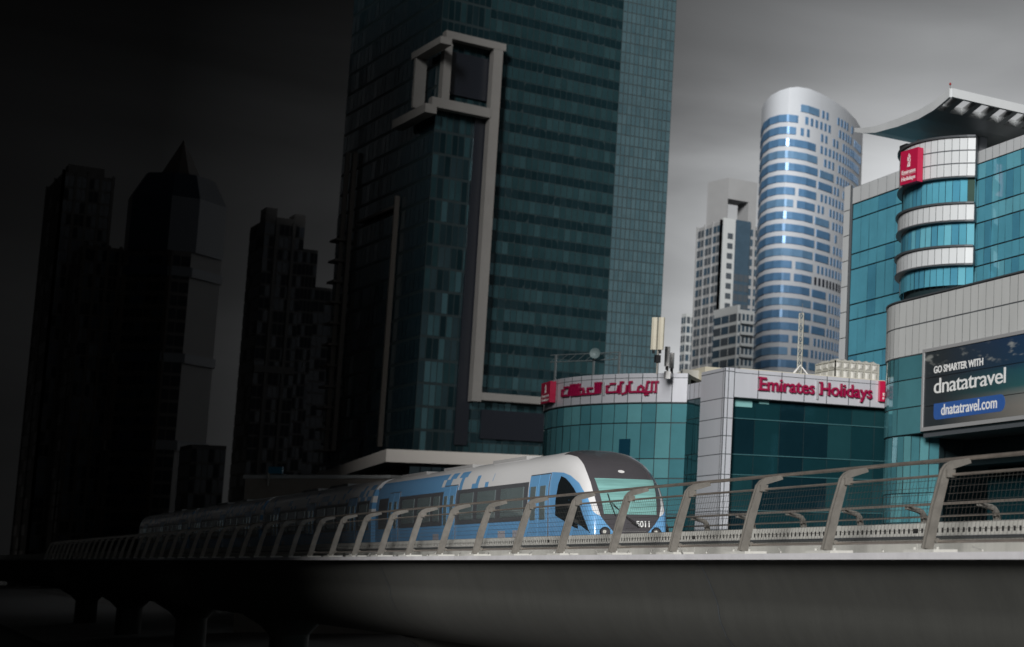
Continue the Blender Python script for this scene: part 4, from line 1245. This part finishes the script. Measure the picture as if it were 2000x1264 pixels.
# near-black slabs on the facade, their colour standing for shade in void and slots
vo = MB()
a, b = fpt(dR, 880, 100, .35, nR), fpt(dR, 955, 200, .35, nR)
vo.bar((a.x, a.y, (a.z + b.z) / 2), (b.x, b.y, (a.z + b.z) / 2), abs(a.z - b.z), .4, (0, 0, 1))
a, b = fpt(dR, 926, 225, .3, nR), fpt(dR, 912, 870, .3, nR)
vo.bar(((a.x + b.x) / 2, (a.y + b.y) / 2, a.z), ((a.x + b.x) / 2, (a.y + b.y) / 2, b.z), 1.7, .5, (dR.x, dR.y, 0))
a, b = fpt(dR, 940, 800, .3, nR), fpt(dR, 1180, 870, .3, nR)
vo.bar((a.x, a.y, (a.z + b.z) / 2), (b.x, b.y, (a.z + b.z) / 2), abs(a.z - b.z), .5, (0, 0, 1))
vo.build('recess_shade_slab', mat('painted_recess_shade', (.012, .015, .022), .3), tw)
# podium with white canopy
pc = atD(755, 880, 185)
pd = thing('tower_podium', (pc.x, pc.y, 0), 'low podium with wide white canopy slab at the foot of the dark tower', 'podium')
P0 = xy(pc); dl2 = hdir(-38); dr2 = hdir(48)
L1 = xy(on_line(P0, dl2, 618, 912)); R1 = xy(on_line(P0, dr2, 1100, 890))
zc1, zc2 = atD(755, 877, 185).z, atD(755, 902, 185).z
MB().prism([L1, P0, R1, R1 + dl2 * 25, L1 + dr2 * 25], zc2, zc1).build('canopy_slab', mat('canopy_white', (.55, .53, .50), .6), pd)
inn = offs([L1, P0, R1], -3)
MB().prism([inn[0], inn[1], inn[2], R1 + dl2 * 20, L1 + dr2 * 20], 0, zc2 - .05).build('core', M_MULL, pd)
w1, w2 = line(inn[0], inn[1], 9), line(inn[1], inn[2], 14)
m = MB(); panes(m, w1, .3, zc2 - .2, .06, .1, .06, .02, mis=[0, 1]); panes(m, w2, .3, zc2 - .2, .06, .1, .06, .02, mi=0)
m.build('glazing_band', [M_T2, M_T1], pd)
q = atD(760, 935, 150); q2 = atD(480, 925, 150)
lw = thing('boundary_wall', (q.x, q.y, 0), 'pale low flat roofed block behind the train at the foot of the towers', 'low building')
MB().prism([xy(q2), xy(q), xy(q) + hdir(20) * 14, xy(q2) + hdir(20) * 14], 0, q.z).build('wall', mat('dusty_render', (.30, .27, .24), .8, noise=.1), lw)
MB().prism([xy(q2) - hdir(70) * .2, xy(q) + hdir(70) * .2 - hdir(-20) * .3, xy(q) + hdir(20) * 14, xy(q2) + hdir(20) * 14], q.z + .01, q.z + .35).build('roof', M_CLADP, lw)
sg = atD(525, 925, 149.5); sg2 = atD(553, 912, 149.5)
sgt = thing('shop_sign', (sg.x, sg.y, sg.z), 'small blue panel sign on the low pale block behind the train', 'sign')
MB().bar((sg.x, sg.y, (sg.z + sg2.z) / 2), (sg2.x, sg2.y, (sg.z + sg2.z) / 2), sg2.z - sg.z, .2, (0, 0, 1)).build('panel', mat('sign_blue', (.03, .22, .36), .4), sgt)
MB().bar((sg.x, sg.y, sg.z - 1.2), (sg.x, sg.y, sg.z + .1), .2, .2, (1, 0, 0)).build('bracket', M_STEEL, sgt)

# ================================================================== PALE BLUE BANDED TOWER
M_BW = mat('white_tower_cladding', (.56, .60, .65), .5, noise=.03, nscale=.1)
M_BG = glass('sky_blue_window', (.12, .26, .46), metal=.25, rough=.3)
M_BG2 = glass('pale_blue_window', (.16, .31, .50), metal=.25, rough=.3)
M_BD = mat('dark_window', (.03, .035, .05), .3)
DB = 450.0
def rdp(px, d): return xy(atD(px, 1095, d))
bt = thing('apartment_tower', (*rdp(1560, DB + 10), 0), 'white tower with blue ribbon windows and a sloping curved top', 'tower')
plan_px = [(1458, 466), (1463, 458), (1474, 453), (1490, 450.5), (1505, 450), (1520, 451), (1540, 453), (1562, 457), (1585, 462), (1606, 468), (1624, 475), (1638, 483)]
plan0 = [rdp(px, d) for px, d in plan_px]
zt_px = {0: 222, 1: 210, 2: 198, 3: 189, 4: 184, 5: 182, 6: 185, 7: 194, 8: 207, 9: 222, 10: 240, 11: 262}
ZTB = [(1095 - zt_px[k]) * (d * .9927) / 3000 * 1.045 + EYE for k, (px, d) in enumerate(plan_px)]
cref = plan0[4]
def pscale(z): return 1 + .15 * z / 140
def pl_at(z): return [cref + (p - cref) * pscale(z) for p in plan0]
bd = MB()
lev = 12
for k in range(lev):
    f0, f1 = k / lev, (k + 1) / lev
    r0 = [(*(cref + (p - cref) * pscale(zt_ * f0)), zt_ * f0) for p, zt_ in zip(plan0, ZTB)]
    r1 = [(*(cref + (p - cref) * pscale(zt_ * f1)), zt_ * f1) for p, zt_ in zip(plan0, ZTB)]
    bd.grid([r0, r1])
bk_ = [cref + FWD * 45 + hdir(90) * 10]
topc = [(*(cref + (p - cref) * pscale(zt_)), zt_) for p, zt_ in zip(plan0, ZTB)]
bd.face(topc + [(bk_[0].x, bk_[0].y, 100)])
bd.face([(topc[-1][0], topc[-1][1], topc[-1][2]), (plan0[-1].x, plan0[-1].y, 0), (bk_[0].x, bk_[0].y, 0), (bk_[0].x, bk_[0].y, 100)])
bd.face([(plan0[0].x, plan0[0].y, 0), (topc[0][0], topc[0][1], topc[0][2]), (bk_[0].x, bk_[0].y, 100), (bk_[0].x, bk_[0].y, 0)])
bd.build('wall', M_BW, bt, smooth=True)
def along(pl, s):                 # point at arc fraction s
    ls = [(b - a).length for a, b in zip(pl, pl[1:])]; tot = sum(ls); t_ = s * tot
    for a, b, l_ in zip(pl, pl[1:], ls):
        if t_ <= l_ + 1e-6: return a + (b - a) * t_ / l_
        t_ -= l_
    return pl[-1]
def ztop(s):
    i = s * (len(ZTB) - 1); k = min(int(i), len(ZTB) - 2); return ZTB[k] + (ZTB[k + 1] - ZTB[k]) * (i - k)
FB = 3.72
nfl = 0; z = 8.0; small = []
while z < 150:
    pl = pl_at(z)
    # ribbon length wanders from floor to floor
    a = .47 + .07 * math.sin(nfl * 1.05) + (.05 if nfl % 3 == 0 else 0)
    segs = [(.02, a, 0)]
    b0 = a + .018; b1 = b0 + .10
    if z < 124: segs.append((b0, b1, 1))
    else: b1 = a
    for s0, s1, kd in segs:
        while kd == 0 and ztop(s0) < z + 7.2 and s0 < s1 - .10: s0 += .015
        if min(ztop(s0), ztop(s1)) < z + 7: 
            b1 = min(b1, max(s0 - .02, .40)); continue
        pp = [along(pl, s0 + (s1 - s0) * k / (40 if kd == 0 else 8)) for k in range(41 if kd == 0 else 9)]
        m = MB(); band(m, pp, z, z + FB * .60, -.2, .22, 0)
        m.build('window', M_BG if (nfl + kd) % 4 else M_BG2, bt)
    s = b1 + .022 + .013 * (nfl % 2)
    while s < .985:
        if ztop(s) > z + 6 and not (z > 100 and RNG.random() < .18):
            small.append((s, z, nfl))
        s += .030 if s < .8 else .026
    z += FB; nfl += 1
small.sort(key=lambda q_: abs(q_[1] - 60))
rest = MB()
for i_, (s, z, nf_) in enumerate(small):
    pl = pl_at(z); pp = [along(pl, s), along(pl, min(s + .015, 1))]
    dark = nf_ in (9, 22) and RNG.random() < .8
    m = MB() if i_ < 100 else rest
    band(m, pp, z, z + FB * .64, -.2, .12, (1 if dark else 0) if i_ >= 100 else 0)
    if i_ < 100: m.build('window', M_BD if dark else M_BG, bt)
tag(rest.build('window_field', [M_BG, M_BD], bt), None, None, kind='stuff')

# ================================================================== OTHER TOWERS
def tower(name, label, D, pxs, ytop, mats, rows_h=3.6, corner=None, cols=(6, 8), group=None, crown=None, turnL=-46, turnR=44, kind=0, cat='tower', ribs=0):
    """pxs: left, corner, right columns near the foot of the sky gap (y 900); two visible faces"""
    c = xy(atD(pxs[1], 900, D)); dl, dr = hdir(turnL), hdir(turnR)
    l_ = xy(on_line(c, dl, pxs[0], 900)); r_ = xy(on_line(c, dr, pxs[2], 900))
    zt_ = atD(pxs[1], ytop, D).z
    t = thing(name, (c.x, c.y, 0), label, cat, group)
    MB().prism([l_, c, r_, r_ + dl * (l_ - c).length, l_ + dr * (r_ - c).length * 1.0] if False else [l_, c, r_, r_ + (l_ - c)], 0, zt_).build('wall', mats[0], t)
    gl_, gr_ = line(l_, c, cols[0]), line(c, r_, cols[1])
    z = zt_ - rows_h * 1.2; k = 0
    while z > 4 and k < 60:
        m = MB()
        panes(m, gl_, z, z + rows_h, .25 if kind else .08, rows_h * (.16 if kind else .08), .12, .02, mis=[1, 1, 2])
        panes(m, gr_, z, z + rows_h, .25 if kind else .08, rows_h * (.16 if kind else .08), .12, .02, mis=[1, 2, 2])
        m.build('window_row', mats, t)
        z -= rows_h; k += 1
    if ribs:
        m = MB()
        for pth in (gl_, gr_):
            for p_ in pth[::ribs]:
                m.bar((p_.x, p_.y, 0), (p_.x, p_.y, zt_ + .5), .7, .7, (1, 0, 0))
        m.build('pilaster', mats[0], t)
    return t, l_, c, r_, zt_, dl, dr
M_GT = mat('tower_render_grey', (.29, .30, .31), .7, noise=.06, nscale=.1)
M_GW = glass('grey_tower_window', (.09, .11, .13), metal=.2, rough=.25)
M_GW2 = glass('grey_tower_window_blue', (.07, .12, .17), metal=.3, rough=.15)
M_LW = mat('light_render', (.46, .49, .50), .7)
# grey stepped tower right of the dark one
t, l_, c, r_, z_, dl, dr = tower('stepped_tower', 'grey stepped residential tower with open frame crown beside the white tower', 520, (1342, 1388, 1462), 432, [M_GT, M_GW, M_GW2], 3.5, cols=(6, 9), kind=1, ribs=2)
zr = atD(1388, 345, 520).z; zh0, zh1 = atD(1400, 405, 520).z, atD(1400, 386, 520).z
ca = c + dl * 4 ; cb_ = c + (r_ - c) * .96
m = MB()
ca2 = l_ + (c - l_) * .35
m.prism([ca2, c + dr * 2, c + dr * 2 + (ca2 - c) * .0 + dl * 6 + dr * 3, ca2 + dr * 6], z_, zr)
e_ = r_ - dr * 1.0
m.prism([c + dr * 2.01, e_, e_ + dl * 8, c + dr * 2.01 + dl * 8], zh1, zr)
m.prism([e_ - dr * 3, e_ - dr * .01, e_ + dl * 8 - dr * .01, e_ + dl * 8 - dr * 3], z_ + .01, zh1 - .01)
m.build('crown', M_GT, t)
for px_, w_ in ((1416, 5.0), (1441, 5.5)):
    q = xy(on_line(c, dr, px_, 650)); m = MB()
    m.bar((q.x, q.y, 0), (q.x, q.y, atD(px_, 425, 520).z), w_, 1.2, (dr.x, dr.y, 0)); m.build('glazed_bay' if px_ == 1441 else 'pale_bay', M_GW2 if px_ == 1441 else M_LW, t)
    if px_ == 1441:
        g_ = MB(); n_ = nrm(dr); o_ = q + n_ * .62
        for k in range(27):
            panes(g_, line(o_ - dr * 2.7, o_ + dr * 2.7, 3), 12 + k * 3.5, 14.6 + k * 3.5, .1, .1, .05, .02)
        g_.build('bay_glazing', M_GW, t)
    if px_ == 1416:
        for k in range(26):
            b_ = MB().bar((q.x + nrm(dr).x * .7, q.y + nrm(dr).y * .7, 30 + k * 3.5), (q.x + nrm(dr).x * .7, q.y + nrm(dr).y * .7, 31.9 + k * 3.5), 1.8, .3, (dr.x, dr.y, 0)); b_.build('window', M_GW, t)
t, l_, c, r_, z_, dl, dr = tower('apartment_block', 'pale framed apartment block with balconies in front of the stepped tower', 470, (1382, 1428, 1468), 604, [M_LW, M_GW, M_GW2], 3.5, cols=(3, 5), kind=1)
m = MB().prism([l_ - dl * -.5, c, c + dr * .8 + dl * .01, l_ + dr * .8], z_ + .01, z_ + 1.4); m.build('parapet', M_LW, t)
for k in range(18):
    p_, q_ = c + dr * .8, c + dr * 4.5; n_ = nrm(dr)
    b_ = MB().bar((p_.x + n_.x * .7, p_.y + n_.y * .7, z_ - 4 - k * 3.5), (q_.x + n_.x * .7, q_.y + n_.y * .7, z_ - 4 - k * 3.5), .9, 1.3, (0, 0, 1)); b_.build('balcony', M_LW, t)
tower('apartment_block', 'narrow pale block with a blue window strip at the left foot of the stepped tower', 560, (1318, 1327, 1345), 612, [M_LW, M_GW2, M_GW], 3.5, cols=(2, 2), kind=1)
# dark towers on the left
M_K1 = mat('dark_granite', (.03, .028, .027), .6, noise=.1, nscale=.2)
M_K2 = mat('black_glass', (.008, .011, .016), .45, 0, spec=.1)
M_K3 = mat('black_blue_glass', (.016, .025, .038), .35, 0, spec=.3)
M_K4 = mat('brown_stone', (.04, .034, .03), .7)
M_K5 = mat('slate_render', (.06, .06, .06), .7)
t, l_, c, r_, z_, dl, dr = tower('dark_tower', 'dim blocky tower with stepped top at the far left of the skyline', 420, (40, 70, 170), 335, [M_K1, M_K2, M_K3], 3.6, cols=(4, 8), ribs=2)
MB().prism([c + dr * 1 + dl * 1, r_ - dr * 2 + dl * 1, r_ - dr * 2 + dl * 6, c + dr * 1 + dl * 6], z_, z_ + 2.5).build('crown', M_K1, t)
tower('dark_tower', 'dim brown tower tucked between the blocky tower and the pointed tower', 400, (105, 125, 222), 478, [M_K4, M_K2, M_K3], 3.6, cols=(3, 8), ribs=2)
# pointed tower
D_ = 380.0
cx = atD(246, 900, D_)
pt_ = thing('spire_tower', (cx.x, cx.y, 0), 'dim tower with chamfered shoulders and a pointed pyramid roof', 'tower')
rv = Vector((FWD.y, -FWD.x)); pc_ = Vector((cx.x, cx.y)) + FWD * 10
def oct_(h, ch):
    return [pc_ + rv * a + FWD * b for a, b in ((-h, h - ch), (-h, -h + ch), (-h + ch, -h), (h - ch, -h), (h, -h + ch), (h, h - ch), (h - ch, h), (-h + ch, h))]
zs1 = atD(330, 380, D_).z; zs2 = atD(335, 330, D_).z; za = atD(342, 252, D_).z
hh = 9.2
MB().prism(oct_(hh * .93, 3.0), 0, zs1).build('wall', M_K1, pt_)
cw_ = MB(); cw_.prism(oct_(hh, 4.2), zs1 - 14, zs1 + .02); a8, b8 = oct_(hh, 4.2), oct_(hh * .72, 3.2)
cw_.grid([[(p.x, p.y, zs1) for p in a8], [(p.x, p.y, zs2) for p in b8]], closed=True); cw_.face([(p.x, p.y, zs2) for p in b8])
cw_.build('shoulder', M_K3, pt_)
sp_ = MB(); b8 = oct_(hh * .42, 1.6)
for k in range(8):
    j = (k + 1) % 8
    sp_.face([(b8[k].x, b8[k].y, zs2 + .01), (b8[j].x, b8[j].y, zs2 + .01), (pc_.x, pc_.y, za)])
sp_.build('spire', M_K4, pt_)
f8 = oct_(hh * .93, 3.0)
z = zs1 - 18; k = 0
while z > 5:
    m = MB()
    panes(m, line(f8[2], f8[3], 6), z, z + 3.0, .12, .5, .15, .02, mis=[0, 1]); panes(m, line(f8[1], f8[2], 2), z, z + 3.0, .1, .2, .12, .02, mi=0); panes(m, line(f8[3], f8[4], 2), z, z + 3.0, .1, .2, .12, .02, mi=0)
    m.build('window_row', [M_K2, M_K3], pt_); z -= 3.4
for pz in (18, 40, 62):
    m = MB().prism(oct_(hh, 3.6), zs1 - pz - 2.4, zs1 - pz); m.build('belt', M_K3, pt_)
for q_ in (f8[2], f8[3]):
    MB().bar((q_.x, q_.y, 0), (q_.x, q_.y, zs1 - 14.2), 1.0, 1.0, (rv.x, rv.y, 0)).build('pilaster', M_K4, pt_)
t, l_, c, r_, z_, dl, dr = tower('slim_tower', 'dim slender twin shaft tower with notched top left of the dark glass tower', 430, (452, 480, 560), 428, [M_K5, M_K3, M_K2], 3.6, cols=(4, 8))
for a, b, hgt in ((.0, .28, 3.5), (.28, .72, 1.0), (.72, 1, 2.6)):
    p_, q_ = c + (r_ - c) * a, c + (r_ - c) * b
    MB().prism([p_ + (q_ - p_) * .01, q_, q_ + dl * 6, p_ + dl * 6 + (q_ - p_) * .01], z_ + .01, z_ + hgt).build('crown', M_K5, t)
for f in (.3, .72):
    p_ = c + (r_ - c) * f; n_ = nrm(dr)
    MB().bar((p_.x + n_.x * .4, p_.y + n_.y * .4, 0), (p_.x + n_.x * .4, p_.y + n_.y * .4, z_), .8, .8, (dr.x, dr.y, 0)).build('pilaster', M_K5, t)
zz1 = atD(520, 720, 430).z
MB().bar((c.x + nrm(dr).x * .5, c.y + nrm(dr).y * .5, zz1), (r_.x + nrm(dr).x * .5, r_.y + nrm(dr).y * .5, zz1), 2.0, 1.0, (0, 0, 1)).build('belt', M_K5, t)
tower('dark_tower', 'dim lower shaft close behind the right side of the slender tower', 445, (552, 560, 590), 486, [M_K5, M_K3, M_K2], 3.6, cols=(2, 4))
tower('dark_tower', 'dim plain block left of the dark glass tower, lowest in the gap', 470, (580, 588, 632), 560, [M_K5, M_K2, M_K3], 3.6, cols=(2, 4))
tower('low_block', 'dim low block between the pointed tower and the slender tower', 360, (350, 372, 440), 868, [M_K5, M_K2, M_K3], 3.6, cols=(2, 6), cat='building')

# ================================================================== ADDED UNSEEN BLOCKS, PUT IN TO SHADE THE LEFT OF THE SCENE (left of and behind the picture)
def shade_tower(name, x0, x1, y0, y1, h, label, m):
    t = thing(name, ((x0 + x1) / 2, (y0 + y1) / 2, 0), label, 'tower')
    MB().box((x0, y0, 0), (x1, y1, h)).build('wall', m, t)
    for k in range(int(h / 4)):
        z = 1 + k * 4
        w = MB()
        for pth in (line((x1, y1), (x0, y1), 10), line((x1, y0), (x1, y1), 10)):
            panes(w, pth, z, z + 3.2, .15, .1, .05, .02)
        w.build('window_row', M_K2, t)
    MB().box((x0 + 3, y0 + 3, h), (x1 - 3, y1 - 3, h + 4)).build('roof_plant', m, t)
shade_tower('shade_block', -66, -33, -58, -9.5, 48, 'added unseen mid rise block that shades the left, near side of the road left of the camera', M_K5)
shade_tower('shade_block', -118, -70, -66, -12, 56, 'second added unseen mid rise block that shades the left, further along the near side', M_K4)
shade_tower('shade_tower', -190, -126, -72, -12, 140, 'third added unseen shading block, a tower on the near side of the road', M_K1)
shade_tower('shade_tower', -300, -198, -76, -14, 178, 'long added unseen tower that shades the left, fourth along the near side', M_K4)
shade_tower('shade_tower', -440, -308, -80, -14, 188, 'long added unseen tower that shades the left, fifth along the near side', M_K5)
shade_tower('shade_tower', -620, -450, -80, -16, 188, 'long added unseen tower that shades the left, farthest along the near side', M_K1)
